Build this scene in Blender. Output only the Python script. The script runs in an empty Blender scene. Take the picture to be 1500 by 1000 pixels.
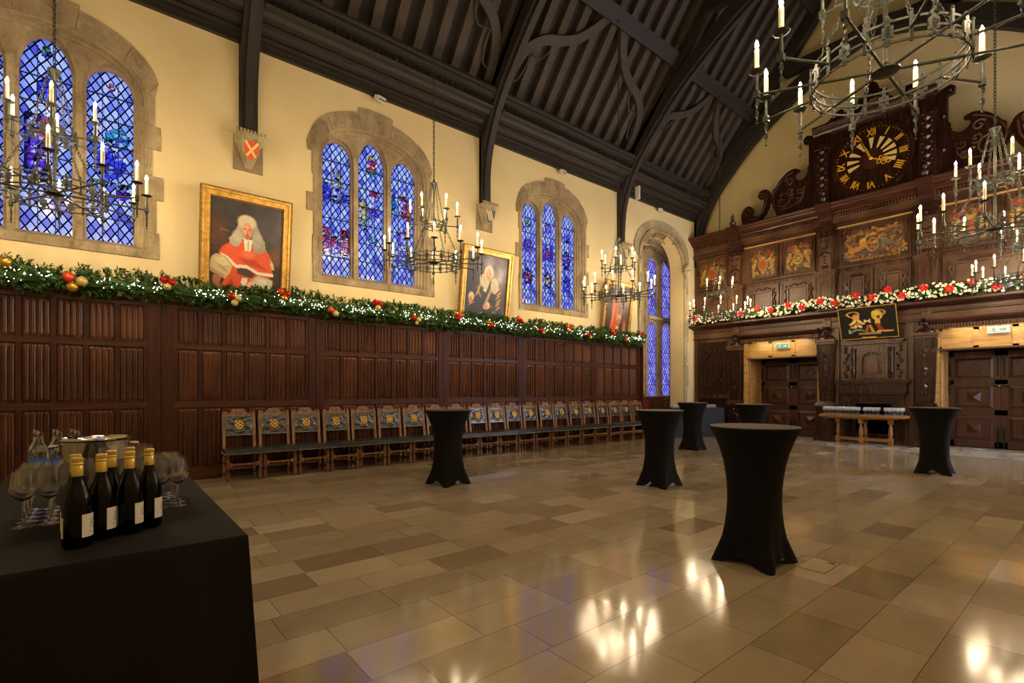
import bpy, math, random
import numpy as np
from mathutils import Vector, Matrix
from mathutils.geometry import tessellate_polygon
PI = math.pi
S = bpy.context.scene
COL = S.collection
rnd = random.Random(7)
def srgb(r, g, b):
    def c(x):
        x /= 255.0
        return x/12.92 if x <= .04045 else ((x+.055)/1.055)**2.4
    return (c(r), c(g), c(b), 1.0)

# ---------------------------------------------------------------- mesh builder
class MB:
    def __init__(s): s.v = []; s.f = []; s.m = []; s.k = 0
    def add(s, vs, fs):
        b = len(s.v); s.v.extend([tuple(p) for p in vs])
        for f in fs: s.f.append([b+i for i in f]); s.m.append(s.k)
        return s
    def box(s, x0, x1, y0, y1, z0, z1, bev=0.0):
        if x0 > x1: x0, x1 = x1, x0
        if y0 > y1: y0, y1 = y1, y0
        if z0 > z1: z0, z1 = z1, z0
        vs = [(x0,y0,z0),(x1,y0,z0),(x1,y1,z0),(x0,y1,z0),(x0,y0,z1),(x1,y0,z1),(x1,y1,z1),(x0,y1,z1)]
        return s.add(vs, [(3,2,1,0),(4,5,6,7),(0,1,5,4),(1,2,6,5),(2,3,7,6),(3,0,4,7)])
    def obox(s, M, sx, sy, sz):
        vs = [M @ Vector((a*sx/2, b*sy/2, c*sz/2)) for c in (-1,1) for a,b in ((-1,-1),(1,-1),(1,1),(-1,1))]
        return s.add(vs, [(3,2,1,0),(4,5,6,7),(0,1,5,4),(1,2,6,5),(2,3,7,6),(3,0,4,7)])
    def bar(s, p0, p1, w, h, up=(0,0,1)):
        p0 = Vector(p0); p1 = Vector(p1); d = (p1-p0); L = d.length; d.normalize()
        u = Vector(up); side = d.cross(u)
        if side.length < 1e-5: side = d.cross(Vector((1,0,0)))
        side.normalize(); u = side.cross(d)
        M = Matrix((( d.x, side.x, u.x, (p0.x+p1.x)/2),(d.y, side.y, u.y, (p0.y+p1.y)/2),(d.z, side.z, u.z, (p0.z+p1.z)/2),(0,0,0,1)))
        return s.obox(M, L, w, h)
    def cyl(s, p0, p1, r0, r1=None, n=8, caps=True):
        if r1 is None: r1 = r0
        return s.tube([p0, p1], [r0, r1], n, caps)
    def tube(s, pts, r, n=8, caps=True, closed=False):
        pts = [Vector(p) for p in pts]; N = len(pts)
        if not isinstance(r, (list, tuple)): r = [r]*N
        vs = []; fs = []; prev = None
        for i in range(N):
            if closed: t = pts[(i+1) % N]-pts[i-1]
            elif i == 0: t = pts[1]-pts[0]
            elif i == N-1: t = pts[-1]-pts[-2]
            else: t = pts[i+1]-pts[i-1]
            if t.length < 1e-9: t = Vector((0,0,1))
            t.normalize()
            if prev is None:
                a = Vector((0,0,1)) if abs(t.z) < .9 else Vector((1,0,0))
                u = t.cross(a).normalized()
            else:
                u = (prev - t*prev.dot(t))
                if u.length < 1e-6: u = t.orthogonal()
                u.normalize()
            prev = u; w = t.cross(u)
            for k in range(n):
                an = 2*PI*k/n
                vs.append(pts[i] + (u*math.cos(an)+w*math.sin(an))*r[i])
        R = N if closed else N-1
        for i in range(R):
            j = (i+1) % N
            for k in range(n):
                l = (k+1) % n
                fs.append((i*n+k, i*n+l, j*n+l, j*n+k))
        if caps and not closed:
            fs.append(tuple(range(n-1, -1, -1))); fs.append(tuple((N-1)*n+k for k in range(n)))
        return s.add(vs, fs)
    def lathe(s, prof, o=(0,0,0), n=16, caps=True, axis='z', sx=1.0, sy=1.0):
        vs = []; fs = []
        for r, z in prof:
            for k in range(n):
                a = 2*PI*k/n; x, y = r*math.cos(a)*sx, r*math.sin(a)*sy
                if axis == 'z': p = (o[0]+x, o[1]+y, o[2]+z)
                elif axis == 'x': p = (o[0]+z, o[1]+x, o[2]+y)
                else: p = (o[0]+x, o[1]+z, o[2]+y)
                vs.append(p)
        N = len(prof)
        for i in range(N-1):
            for k in range(n):
                l = (k+1) % n
                fs.append((i*n+k, i*n+l, (i+1)*n+l, (i+1)*n+k))
        if caps:
            fs.append(tuple(range(n-1, -1, -1))); fs.append(tuple((N-1)*n+k for k in range(n)))
        return s.add(vs, fs)
    def ball(s, c, r, n=8, m=6, sz=(1,1,1)):
        vs = []; fs = []
        for i in range(1, m):
            t = PI*i/m
            for k in range(n):
                a = 2*PI*k/n
                vs.append((c[0]+r*sz[0]*math.sin(t)*math.cos(a), c[1]+r*sz[1]*math.sin(t)*math.sin(a), c[2]+r*sz[2]*math.cos(t)))
        T = len(vs); vs.append((c[0],c[1],c[2]+r*sz[2])); vs.append((c[0],c[1],c[2]-r*sz[2]))
        for i in range(m-2):
            for k in range(n):
                l = (k+1) % n; fs.append((i*n+k, (i+1)*n+k, (i+1)*n+l, i*n+l))
        for k in range(n):
            l = (k+1) % n
            fs.append((T, k, l)); fs.append((T+1, (m-2)*n+l, (m-2)*n+k))
        return s.add(vs, fs)
    def prism(s, loops, fn, w0, w1, back=True):
        """flat outline (first loop) with holes (others) given depth; fn(u,v,w)->xyz"""
        tl = [[Vector((p[0], p[1], 0)) for p in l] for l in loops]
        tris = tessellate_polygon(tl)
        flat = [p for l in loops for p in l]; N = len(flat)
        vs = [fn(p[0], p[1], w0) for p in flat] + [fn(p[0], p[1], w1) for p in flat]
        fs = [tuple(t) for t in tris]
        if back: fs += [tuple(N+i for i in reversed(t)) for t in tris]
        b = 0
        for l in loops:
            n = len(l)
            for i in range(n):
                j = (i+1) % n
                fs.append((b+i, b+j, N+b+j, N+b+i))
            b += n
        return s.add(vs, fs)
    def sweep(s, prof, x0, x1, fn=None, caps=True):
        """profile of (y,z) points run along x (closed polygon)"""
        fn = fn or (lambda x, y, z: (x, y, z))
        n = len(prof)
        vs = [fn(x0, y, z) for y, z in prof] + [fn(x1, y, z) for y, z in prof]
        fs = [(i, (i+1) % n, n+(i+1) % n, n+i) for i in range(n)]
        if caps:
            tris = tessellate_polygon([[Vector((y, z, 0)) for y, z in prof]])
            fs += [tuple(t) for t in tris] + [tuple(n+i for i in reversed(t)) for t in tris]
        return s.add(vs, fs)
    def xform(s, M):
        s.v = [tuple(M @ Vector(p)) for p in s.v]; return s
    def merge(s, o, M=None):
        b = len(s.v)
        s.v.extend([tuple(M @ Vector(p)) for p in o.v] if M is not None else o.v)
        for f, m in zip(o.f, o.m): s.f.append([b+i for i in f]); s.m.append(m)
        return s
    def build(s, name, mats, parent=None, world=False, smooth=True, bevel=0, recalc=False, loc=None):
        if not isinstance(mats, (list, tuple)): mats = [mats]
        org = Vector((0,0,0))
        if parent is None:
            if loc is not None: org = Vector(loc)
            else:
                xs = [p[0] for p in s.v]; ys = [p[1] for p in s.v]; zs = [p[2] for p in s.v]
                org = Vector(((min(xs)+max(xs))/2, (min(ys)+max(ys))/2, min(zs)))
        elif world:
            q = parent
            while q is not None: org += q.location; q = q.parent
        me = bpy.data.meshes.new(name)
        vs = s.v if org.length == 0 else [(p[0]-org.x, p[1]-org.y, p[2]-org.z) for p in s.v]
        me.from_pydata(vs, [], s.f)
        for m in mats: me.materials.append(m)
        if len(mats) > 1: me.polygons.foreach_set('material_index', s.m)
        if recalc:
            import bmesh
            bm = bmesh.new(); bm.from_mesh(me); bmesh.ops.recalc_face_normals(bm, faces=bm.faces[:]); bm.to_mesh(me); bm.free()
        if smooth:
            me.shade_smooth(); me.set_sharp_from_angle(angle=math.radians(smooth if smooth is not True else 38))
        me.update()
        o = bpy.data.objects.new(name, me); COL.objects.link(o)
        if parent is not None: o.parent = parent
        else: o.location = org
        if bevel:
            b = o.modifiers.new('bevel', 'BEVEL'); b.width = bevel; b.segments = 2; b.limit_method = 'ANGLE'; b.angle_limit = math.radians(50)
        return o
mapY = lambda Y0: (lambda u, v, w: (u, Y0+w, v))
mapX = lambda X0: (lambda u, v, w: (X0+w, u, v))
mapZ = lambda Z0: (lambda u, v, w: (u, v, Z0+w))

def tag(o, label, cat, group=None, kind=None):
    o['label'] = label; o['category'] = cat
    if group: o['group'] = group
    if kind: o['kind'] = kind
    return o
def thing(name, label=None, cat=None, loc=(0,0,0), rz=0.0, group=None):
    o = bpy.data.objects.new(name, None); COL.objects.link(o)
    o.location = loc; o.rotation_euler = (0,0,rz); o.empty_display_size = .1
    if label: tag(o, label, cat, group)
    return o
def structure(o, label=None, cat=None):
    o['kind'] = 'structure'
    if label: o['label'] = label
    if cat: o['category'] = cat
    return o
KIDS = {}
def kids(o):
    return [c for c in COL.objects if c.parent == o]
def proto(o):
    """remember the tree under o so that it can be copied quickly"""
    KIDS[o.name] = [(c, [g for g in kids(c)]) for c in kids(o)]
    return o
def dup(p, loc, rz=0.0, label=None, group=None):
    r = p.copy(); COL.objects.link(r); r.location = loc; r.rotation_euler = (0,0,rz)
    if label: r['label'] = label
    if group: r['group'] = group
    for c, gs in KIDS[p.name]:
        d = c.copy(); COL.objects.link(d); d.parent = r
        for g in gs:
            e = g.copy(); COL.objects.link(e); e.parent = d
    return r

# ---------------------------------------------------------------- materials
class NT:
    def __init__(s, name):
        s.mat = bpy.data.materials.new(name); s.mat.use_nodes = True
        s.t = s.mat.node_tree; s.n = s.t.nodes; s.l = s.t.links
        s.b = s.n['Principled BSDF']; s.out = s.n['Material Output']
        s.tc = None
    def node(s, ty, **kw):
        x = s.n.new(ty)
        for k, v in kw.items():
            if k.startswith('i_'): x.inputs[k[2:].replace('_', ' ')].default_value = v
            elif k.startswith('n'): x.inputs[int(k[1:])].default_value = v
            else: setattr(x, k, v)
        return x
    def link(s, a, b): s.l.new(a, b)
    def coord(s, scale=(1,1,1), rot=(0,0,0), out='Object'):
        if s.tc is None: s.tc = s.n.new('ShaderNodeTexCoord')
        m = s.n.new('ShaderNodeMapping'); m.inputs['Scale'].default_value = scale; m.inputs['Rotation'].default_value = rot
        s.link(s.tc.outputs[out], m.inputs[0]); return m.outputs[0]
    def noise(s, vec, scale, detail=4, rough=.55, dist=0):
        x = s.n.new('ShaderNodeTexNoise'); x.inputs['Scale'].default_value = scale; x.inputs['Detail'].default_value = detail
        x.inputs['Roughness'].default_value = rough; x.inputs['Distortion'].default_value = dist
        s.link(vec, x.inputs['Vector']); return x.outputs['Fac']
    def ramp(s, fac, stops):
        x = s.n.new('ShaderNodeValToRGB'); e = x.color_ramp.elements
        while len(e) < len(stops): e.new(.5)
        for i, (p, c) in enumerate(stops):
            e[i].position = p; e[i].color = c if len(c) == 4 else (*c, 1)
        s.link(fac, x.inputs[0]); return x.outputs[0]
    def math(s, op, a, b=None, c=None):
        x = s.n.new('ShaderNodeMath'); x.operation = op
        for i, q in enumerate((a, b, c)):
            if q is None: continue
            if isinstance(q, (int, float)): x.inputs[i].default_value = q
            else: s.link(q, x.inputs[i])
        return x.outputs[0]
    def mix(s, fac, a, b, mode='MIX'):
        x = s.n.new('ShaderNodeMix'); x.data_type = 'RGBA'; x.blend_type = mode
        for i, q in ((0, fac), (6, a), (7, b)):
            if isinstance(q, (int, float)): x.inputs[i].default_value = q
            elif isinstance(q, tuple): x.inputs[i].default_value = q
            else: s.link(q, x.inputs[i])
        return x.outputs[2]
    def bump(s, h, strength=.3, dist=.01):
        x = s.n.new('ShaderNodeBump'); x.inputs['Strength'].default_value = strength; x.inputs['Distance'].default_value = dist
        s.link(h, x.inputs['Height']); s.link(x.outputs[0], s.b.inputs['Normal'])
    def base(s, c):
        if isinstance(c, tuple): s.b.inputs['Base Color'].default_value = c
        else: s.link(c, s.b.inputs['Base Color'])
    def set(s, **kw):
        for k, v in kw.items():
            i = s.b.inputs[k.replace('_', ' ')]
            if isinstance(v, (int, float, tuple)): i.default_value = v
            else: s.link(v, i)
        return s
def simple(name, col, rough=.5, metal=0.0, var=0.0, scale=8, bump=0.0, **kw):
    t = NT(name); t.set(Roughness=rough, Metallic=metal, **kw)
    if var:
        v = t.noise(t.coord(), scale, 5)
        d = tuple(c*(1-var) for c in col[:3])+(1,); u = tuple(min(1, c*(1+var)) for c in col[:3])+(1,)
        t.base(t.ramp(v, [(.3, d), (.7, u)]))
        if bump: t.bump(v, bump, .01)
    else: t.base(col)
    return t.mat
def wood(name, dark, light, axis='z', rough=.4, scale=1.0, bump=.25, extra=None, coat=0.0, spec=.5):
    t = NT(name)
    sc = {'x': (1.2, 14, 14), 'y': (14, 1.2, 14), 'z': (14, 14, 1.2)}[axis]
    v = t.coord(tuple(a*scale for a in sc))
    g = t.noise(v, 1.6, 6, .65, .6)
    big = t.noise(t.coord((1,1,1)), 1.1, 3)
    col = t.ramp(g, [(.28, dark), (.72, light)])
    if extra: col = t.mix(t.ramp(big, [(.45, (0,0,0,1)), (.7, (1,1,1,1))]), col, extra, 'MIX')
    t.base(col); t.set(Roughness=t.math('ADD', t.math('MULTIPLY', g, .25), rough-.1))
    t.set(Specular_IOR_Level=spec)
    if coat: t.set(Coat_Weight=coat, Coat_Roughness=.2)
    t.bump(g, bump, .004); return t.mat

M = {}
# plaster
t = NT('cream_plaster'); v = t.coord(); a = t.noise(v, .7, 5); b = t.noise(v, 9, 6, .6)
t.base(t.ramp(a, [(.3, srgb(208,190,142)), (.7, srgb(221,206,160))])); t.set(Roughness=.85); t.bump(t.math('ADD', b, t.noise(v, 2.5, 3)), .22, .012); M['plaster'] = t.mat
# stone
def stone(name, c0, c1, c2, stain):
    t = NT(name); v = t.coord()
    a = t.noise(v, 2.2, 6, .6, .4); b = t.noise(v, 26, 5, .7)
    col = t.ramp(a, [(.25, c0), (.5, c1), (.75, c2)])
    vb = t.n.new('ShaderNodeTexVoronoi'); vb.inputs['Scale'].default_value = 2.3; t.link(t.coord((1,1,.8)), vb.inputs['Vector'])
    bw_ = t.n.new('ShaderNodeRGBToBW'); t.link(vb.outputs['Color'], bw_.inputs[0]); col = t.mix(.5, col, t.ramp(bw_.outputs[0], [(.25, (.62,.6,.58,1)), (.75, (1,1,1,1))]), 'MULTIPLY')
    st = t.ramp(t.noise(t.coord((1,1,.5)), 5.5, 6, .7, .8), [(.5, (0,0,0,1)), (.68, (1,1,1,1))])
    col = t.mix(t.math('MULTIPLY', st, .55), col, stain)
    col = t.mix(.35, col, t.ramp(b, [(.3, (.35,.35,.35,1)), (.7, (1,1,1,1))]), 'MULTIPLY')
    t.base(col); t.set(Roughness=.9); t.bump(b, .5, .01); return t.mat
M['stone'] = stone('weathered_stone', srgb(138,120,92), srgb(166,149,118), srgb(194,179,146), srgb(86,72,54))
M['stone_pale'] = stone('pale_stone', srgb(160,146,116), srgb(186,172,138), srgb(202,190,158), srgb(130,112,84))
# woods
M['roof'] = wood('roof_oak', srgb(26,22,18), srgb(50,43,36), 'z', .6, .8)
M['roofx'] = wood('roof_oak_along', srgb(22,19,16), srgb(46,40,34), 'x', .55, .8)
M['rafter'] = wood('rafter_oak', srgb(54,46,39), srgb(80,70,60), 'z', .7, .8)
M['board'] = wood('roof_boarding', srgb(24,20,18), srgb(44,37,32), 'x', .75, .8)
M['brace'] = wood('brace_oak', srgb(46,40,34), srgb(70,62,53), 'z', .6, .8)
M['linen'] = wood('linenfold_oak', srgb(30,13,7), srgb(100,54,32), 'z', .3, 1.0, .3, extra=srgb(110,66,42))
M['linenf'] = wood('panelling_frame_oak', srgb(28,11,6), srgb(80,38,20), 'z', .45, .8, .3, spec=.22)
M['linenx'] = wood('panelling_rail_oak', srgb(32,14,8), srgb(94,52,30), 'x', .42, .8, .3, spec=.25)
M['scr'] = wood('screen_oak', srgb(30,16,10), srgb(84,52,34), 'z', .26, .7, .12, extra=srgb(98,70,50))
M['scry'] = wood('screen_rail_oak', srgb(32,18,11), srgb(92,60,40), 'y', .33, .7, .2, extra=srgb(104,76,54))
M['red'] = wood('screen_red_oak', srgb(32,15,9), srgb(82,45,29), 'y', .3, .8, .2)
M['dark'] = wood('dark_carved_oak', srgb(24,11,7), srgb(56,30,20), 'z', .22, .8, .12)
M['honey'] = wood('honey_oak', srgb(128,92,46), srgb(196,156,90), 'y', .4, .6, .2)
M['door'] = wood('door_oak', srgb(32,14,7), srgb(80,41,22), 'z', .32, .8, .2)
M['oak'] = wood('refectory_oak', srgb(100,64,28), srgb(168,118,62), 'y', .35, .8, .2)
M['chair'] = wood('chair_oak', srgb(84,54,32), srgb(160,116,76), 'z', .42, 1.2, .2)
M['chaird'] = wood('chair_leg_oak', srgb(62,36,16), srgb(122,78,40), 'z', .38, 1.2, .2)
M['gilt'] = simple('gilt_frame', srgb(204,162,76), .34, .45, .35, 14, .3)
M['giltd'] = simple('gilt_frame_shadow', srgb(120,86,36), .5, .3, .4, 20, .3)  # darker gilt for frame edges, backing boards and mortar joints
M['gold'] = simple('gold_paint', srgb(222,170,40), .45, .25, .15, 20)
M['iron'] = simple('wrought_iron', srgb(50,54,46), .45, .3, .3, 30, .3)
M['black_iron'] = simple('black_iron', srgb(22,22,22), .45, .6)
M['brass'] = simple('brass', srgb(190,150,70), .3, .9)
M['candle'] = simple('candle_wax', srgb(238,224,190), .5, 0, 0, Subsurface_Weight=0.0)
M['leather'] = simple('black_leather', srgb(40,46,50), .28, 0, .35, 6, .25, Coat_Weight=.8, Coat_Roughness=.25)
M['nail'] = simple('nail_brass', srgb(200,190,165), .35, .8)
M['cloth'] = simple('black_tablecloth', srgb(16,13,11), .85, 0, .2, 60, .15, Specular_IOR_Level=.25)
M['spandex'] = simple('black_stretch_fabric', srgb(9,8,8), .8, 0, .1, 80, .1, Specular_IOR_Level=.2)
M['spandex_top'] = simple('taut_stretch_fabric', srgb(74,68,62), .7, 0, .1, 80, .1)  # lighter than the sides: light from above put into the taut fabric's colour
M['blue_cloth'] = simple('slate_blue_cloth', srgb(26,34,44), .85, 0, .1, 40, .1)
M['bottle'] = simple('dark_bottle_glass', srgb(2,2,2), .04, 0, Specular_IOR_Level=.18)
M['foil'] = simple('gold_foil', srgb(214,188,104), .32, .75)
M['label'] = simple('white_paper_label', srgb(214,210,202), .7)
M['label_dark'] = simple('grey_paper_label', srgb(60,66,74), .7)
M['ink'] = simple('black_ink', srgb(20,20,20), .6)
M['blue_label'] = simple('blue_label', srgb(60,110,190), .5)
M['steel'] = simple('polished_steel', srgb(190,188,182), .12, 1.0)
M['white_plastic'] = simple('white_plastic', srgb(200,198,188), .5)
M['grey_plastic'] = simple('grey_plastic', srgb(96,98,96), .5)
M['lead'] = simple('lead_came', srgb(14,14,16), .6, .3)
M['red_bauble'] = simple('red_bauble', srgb(200,26,14), .2, .55)
M['orange_bauble'] = simple('orange_red_bauble', srgb(222,70,26), .3, .3)
M['gold_bauble'] = simple('gold_bauble', srgb(214,172,70), .25, .75)
M['pale_bauble'] = simple('pale_gold_bauble', srgb(200,182,110), .45, .3)
M['fir'] = simple('fir_needles', srgb(52,88,32), .6, 0, .5, 12)
M['leaf'] = simple('garland_leaves', srgb(52,92,40), .6, 0, .4, 12)
M['cream_flower'] = simple('cream_petals', srgb(242,232,196), .6)
M['poin'] = simple('poinsettia_petals', srgb(222,20,12), .55)
M['parma'] = simple('shield_red', srgb(214,74,34), .6)
M['parmy'] = simple('shield_cream', srgb(222,196,120), .6)
M['parmb'] = simple('shield_blue', srgb(70,84,120), .6)
M['tray'] = simple('blue_grey_tray', srgb(96,108,128), .35, .3)
M['redleather'] = simple('red_upholstery', srgb(92,24,14), .4)
def emit(name, col, st):
    t = NT(name); t.set(Emission_Color=col, Emission_Strength=st); t.base((0.06,.06,.06,1)); return t.mat
BULB = 700.0
M['bulb'] = emit('lit_bulb', (1.0, .75, .45, 1), BULB)
M['fairy'] = emit('fairy_light', (1.0, .88, .68, 1), 9.0)
M['exit'] = emit('lit_green_sign', srgb(40,170,120), .55)
M['exitw'] = emit('lit_white_sign', srgb(225,240,225), .55)
def glass(name, col=(1,1,1,1), rough=0.0, tw=.995):
    t = NT(name); t.base(col); t.set(Transmission_Weight=tw, Roughness=rough, IOR=1.5); return t.mat
M['glass'] = glass('clear_glass')
M['wineg'] = glass('thin_clear_glass', tw=.99)
M['goblet'] = glass('thick_clear_glass', tw=.86)  # white diffuse share put into the glass in place of bright highlights
M['water'] = glass('bottled_water_glass', (.86,.95,.93,1))
# stained glass: light from the sky outside passes through it
def stained(name, sx, sz, pale, mid, deep, amt=1.0):
    t = NT(name); tc = t.n.new('ShaderNodeTexCoord'); sp = t.n.new('ShaderNodeSeparateXYZ'); t.link(tc.outputs['Object'], sp.inputs[0])
    w = t.noise(t.coord(), 3.0, 2)
    wz = t.math('MULTIPLY', t.math('SUBTRACT', w, .5), .05*amt)
    x = t.math('DIVIDE', t.math('ADD', sp.outputs['X'], wz), sx); z = t.math('DIVIDE', sp.outputs['Z'], sz)
    a = t.math('ADD', x, z); b = t.math('SUBTRACT', x, z)
    def line(q, wd):
        f = t.math('FRACT', q); return t.math('LESS_THAN', t.math('ABSOLUTE', t.math('SUBTRACT', f, .5)), wd)
    ln = t.math('MAXIMUM', line(a, .10), line(b, .10))
    cb = t.n.new('ShaderNodeCombineXYZ'); t.link(t.math('FLOOR', t.math('ADD', a, .5)), cb.inputs[0]); t.link(t.math('FLOOR', t.math('ADD', b, .5)), cb.inputs[1])
    wn = t.n.new('ShaderNodeTexWhiteNoise'); t.link(cb.outputs[0], wn.inputs['Vector'])
    col = t.ramp(wn.outputs['Value'], [(0, deep), (.25, mid), (.7, pale), (1, mid)])
    att = t.n.new('ShaderNodeVertexColor'); att.layer_name = 'Col'
    vo = t.n.new('ShaderNodeTexVoronoi'); vo.feature = 'DISTANCE_TO_EDGE'; vo.inputs['Scale'].default_value = 12; t.link(t.coord(), vo.inputs['Vector'])
    crack = t.math('LESS_THAN', vo.outputs['Distance'], .065)
    msk = t.math('GREATER_THAN', att.outputs['Alpha'], .5)
    col = t.mix(msk, col, att.outputs['Color'])
    col = t.mix(.3, col, t.ramp(t.noise(t.coord(), 22, 3), [(.3, (.45,.45,.5,1)), (.7, (1,1,1,1))]), 'MULTIPLY')
    lead = t.math('ADD', t.math('MULTIPLY', ln, t.math('SUBTRACT', 1, msk)), t.math('MULTIPLY', crack, msk))
    tr = t.n.new('ShaderNodeBsdfTranslucent'); t.link(col, tr.inputs['Color'])
    gl = t.n.new('ShaderNodeBsdfGlossy'); gl.inputs['Roughness'].default_value = .15; gl.inputs['Color'].default_value = (.04,.04,.05,1)
    ad = t.n.new('ShaderNodeAddShader'); t.link(tr.outputs[0], ad.inputs[0]); t.link(gl.outputs[0], ad.inputs[1])
    df = t.n.new('ShaderNodeBsdfDiffuse'); df.inputs['Color'].default_value = srgb(12,12,18)
    mx = t.n.new('ShaderNodeMixShader'); t.link(lead, mx.inputs[0]); t.link(ad.outputs[0], mx.inputs[1]); t.link(df.outputs[0], mx.inputs[2])
    t.link(mx.outputs[0], t.out.inputs['Surface']); return t.mat
M['stain'] = stained('stained_glass', .112, .168, srgb(206,216,250), srgb(138,156,236), srgb(88,88,190))
M['stain2'] = stained('violet_leaded_glass', .135, .21, srgb(186,172,232), srgb(146,130,212), srgb(120,98,192), .2)
M['clearpane'] = stained('clear_leaded_glass', .2, .3, srgb(250,250,255), srgb(245,245,255), srgb(240,240,255), 0)
# floor
t = NT('limestone_floor'); tc = t.n.new('ShaderNodeTexCoord'); sp = t.n.new('ShaderNodeSeparateXYZ'); t.link(tc.outputs['Object'], sp.inputs[0])
RW = .333
yy = t.math('DIVIDE', t.math('ADD', sp.outputs['Y'], .04), RW); row = t.math('FLOOR', yy)
cb = t.n.new('ShaderNodeCombineXYZ'); t.link(row, cb.inputs[0]); wr = t.n.new('ShaderNodeTexWhiteNoise'); t.link(cb.outputs[0], wr.inputs['Vector'])
ln_ = t.math('ADD', .58, t.math('MULTIPLY', wr.outputs['Value'], .14))
xx = t.math('ADD', t.math('DIVIDE', sp.outputs['X'], ln_), t.math('MULTIPLY', wr.outputs['Value'], 37.3)); cell = t.math('FLOOR', xx)
cb2 = t.n.new('ShaderNodeCombineXYZ'); t.link(row, cb2.inputs[0]); t.link(cell, cb2.inputs[1]); wn = t.n.new('ShaderNodeTexWhiteNoise'); t.link(cb2.outputs[0], wn.inputs['Vector'])
def edge(q, size):
    f = t.math('FRACT', q); d = t.math('MINIMUM', f, t.math('SUBTRACT', 1, f)); return t.math('LESS_THAN', d, size)
jt = t.math('MAXIMUM', edge(yy, .0065), edge(xx, .0035))
tile = t.ramp(wn.outputs['Value'], [(0, srgb(128,112,88)), (.05, srgb(146,130,103)), (.14, srgb(160,145,117)), (.6, srgb(170,155,127)), (.9, srgb(178,163,135)), (1, srgb(192,177,148))])
mot = t.noise(t.coord((1,1.6,1)), 2.6, 6, .6, .5)
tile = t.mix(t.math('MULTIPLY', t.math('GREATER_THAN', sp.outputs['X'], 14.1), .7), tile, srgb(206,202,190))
tile = t.mix(.45, tile, t.ramp(mot, [(.3, (.62,.62,.6,1)), (.72, (1,1,1,1))]), 'MULTIPLY')
spk = t.noise(t.coord(), 14, 4, .7)
tile = t.mix(t.math('MULTIPLY', t.ramp(spk, [(.68, (0,0,0,1)), (.76, (1,1,1,1))]), .35), tile, srgb(96,82,62))
t.base(t.mix(t.math('MULTIPLY', jt, .8), tile, srgb(74,64,50)))
t.set(Roughness=t.math('ADD', .045, t.math('MULTIPLY', t.noise(t.coord(), 3.2, 4), .13)), Specular_IOR_Level=.42)
t.bump(t.math('SUBTRACT', t.noise(t.coord(), 1.6, 2), t.math('MULTIPLY', jt, .6)), .12, .004); M['floor'] = t.mat
t = NT('vertex_paint'); at = t.n.new('ShaderNodeVertexColor'); at.layer_name = 'Col'; t.base(at.outputs['Color']); t.set(Roughness=.42); t.bump(t.noise(t.coord(), 60, 3), .12, .002); M['paint'] = t.mat
# ================================================================ SETTING
CY = 4.125; XB = -5.5; XE = 16.1
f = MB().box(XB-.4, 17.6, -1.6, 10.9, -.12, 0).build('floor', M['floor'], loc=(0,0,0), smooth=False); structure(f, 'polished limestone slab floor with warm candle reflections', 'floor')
# small square access hatch set in the floor
m = MB()
for (x0,x1,y0,y1) in ((4.25,4.61,1.42,1.426),(4.25,4.61,1.69,1.696),(4.25,4.256,1.42,1.696),(4.604,4.61,1.42,1.696)): m.box(x0,x1,y0,y1,0,.0012)
ht = thing('floor_hatch', 'small square stone floor hatch beside the nearest black high table', 'hatch', (4.43,1.56,0))
m.build('seam', M['ink'], ht, world=True, smooth=False)
MB().box(4.525,4.575,1.44,1.49,0,.002).build('finger_plate', M['brass'], ht, world=True, smooth=False)
MB().box(4.54,4.56,1.455,1.475,.002,.003).build('finger_hole', M['ink'], ht, world=True, smooth=False)

def arch(c, hw, z0, zs, za, n=12, pw=2.0, pt=.0):
    p = [(c-hw, z0), (c+hw, z0)]
    for i in range(n+1):
        t = PI*i/n
        x = math.cos(t); s_ = math.sin(t)
        zz = zs+(za-zs)*(abs(s_)**(2/pw)) + pt*(1-abs(x))
        p.append((c+hw*(abs(x)**(2/pw))*(1 if x > 0 else -1), zz))
    return p
WIN = [-.60, 4.115, 8.97]
openings = [arch(c, 1.12, 3.47, 5.65, 6.40, 14, 2.2) for c in WIN]
bayo = arch(13.75, 1.2, 0, 5.35, 6.42, 16, 2.1)     # opening of the bay
outer = [(XB-.4, 0)] + [bayo[0]] + list(reversed(bayo[2:])) + [bayo[1]] + [(16.9, 0), (16.9, 8.1), (XB-.4, 8.1)]
w = MB().prism([outer] + openings, mapY(9.2), 0, .5).build('wall_left', M['plaster'], loc=(0,9.2,0), smooth=False)
structure(w, 'cream plaster side wall with arched stained glass windows', 'wall')

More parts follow.
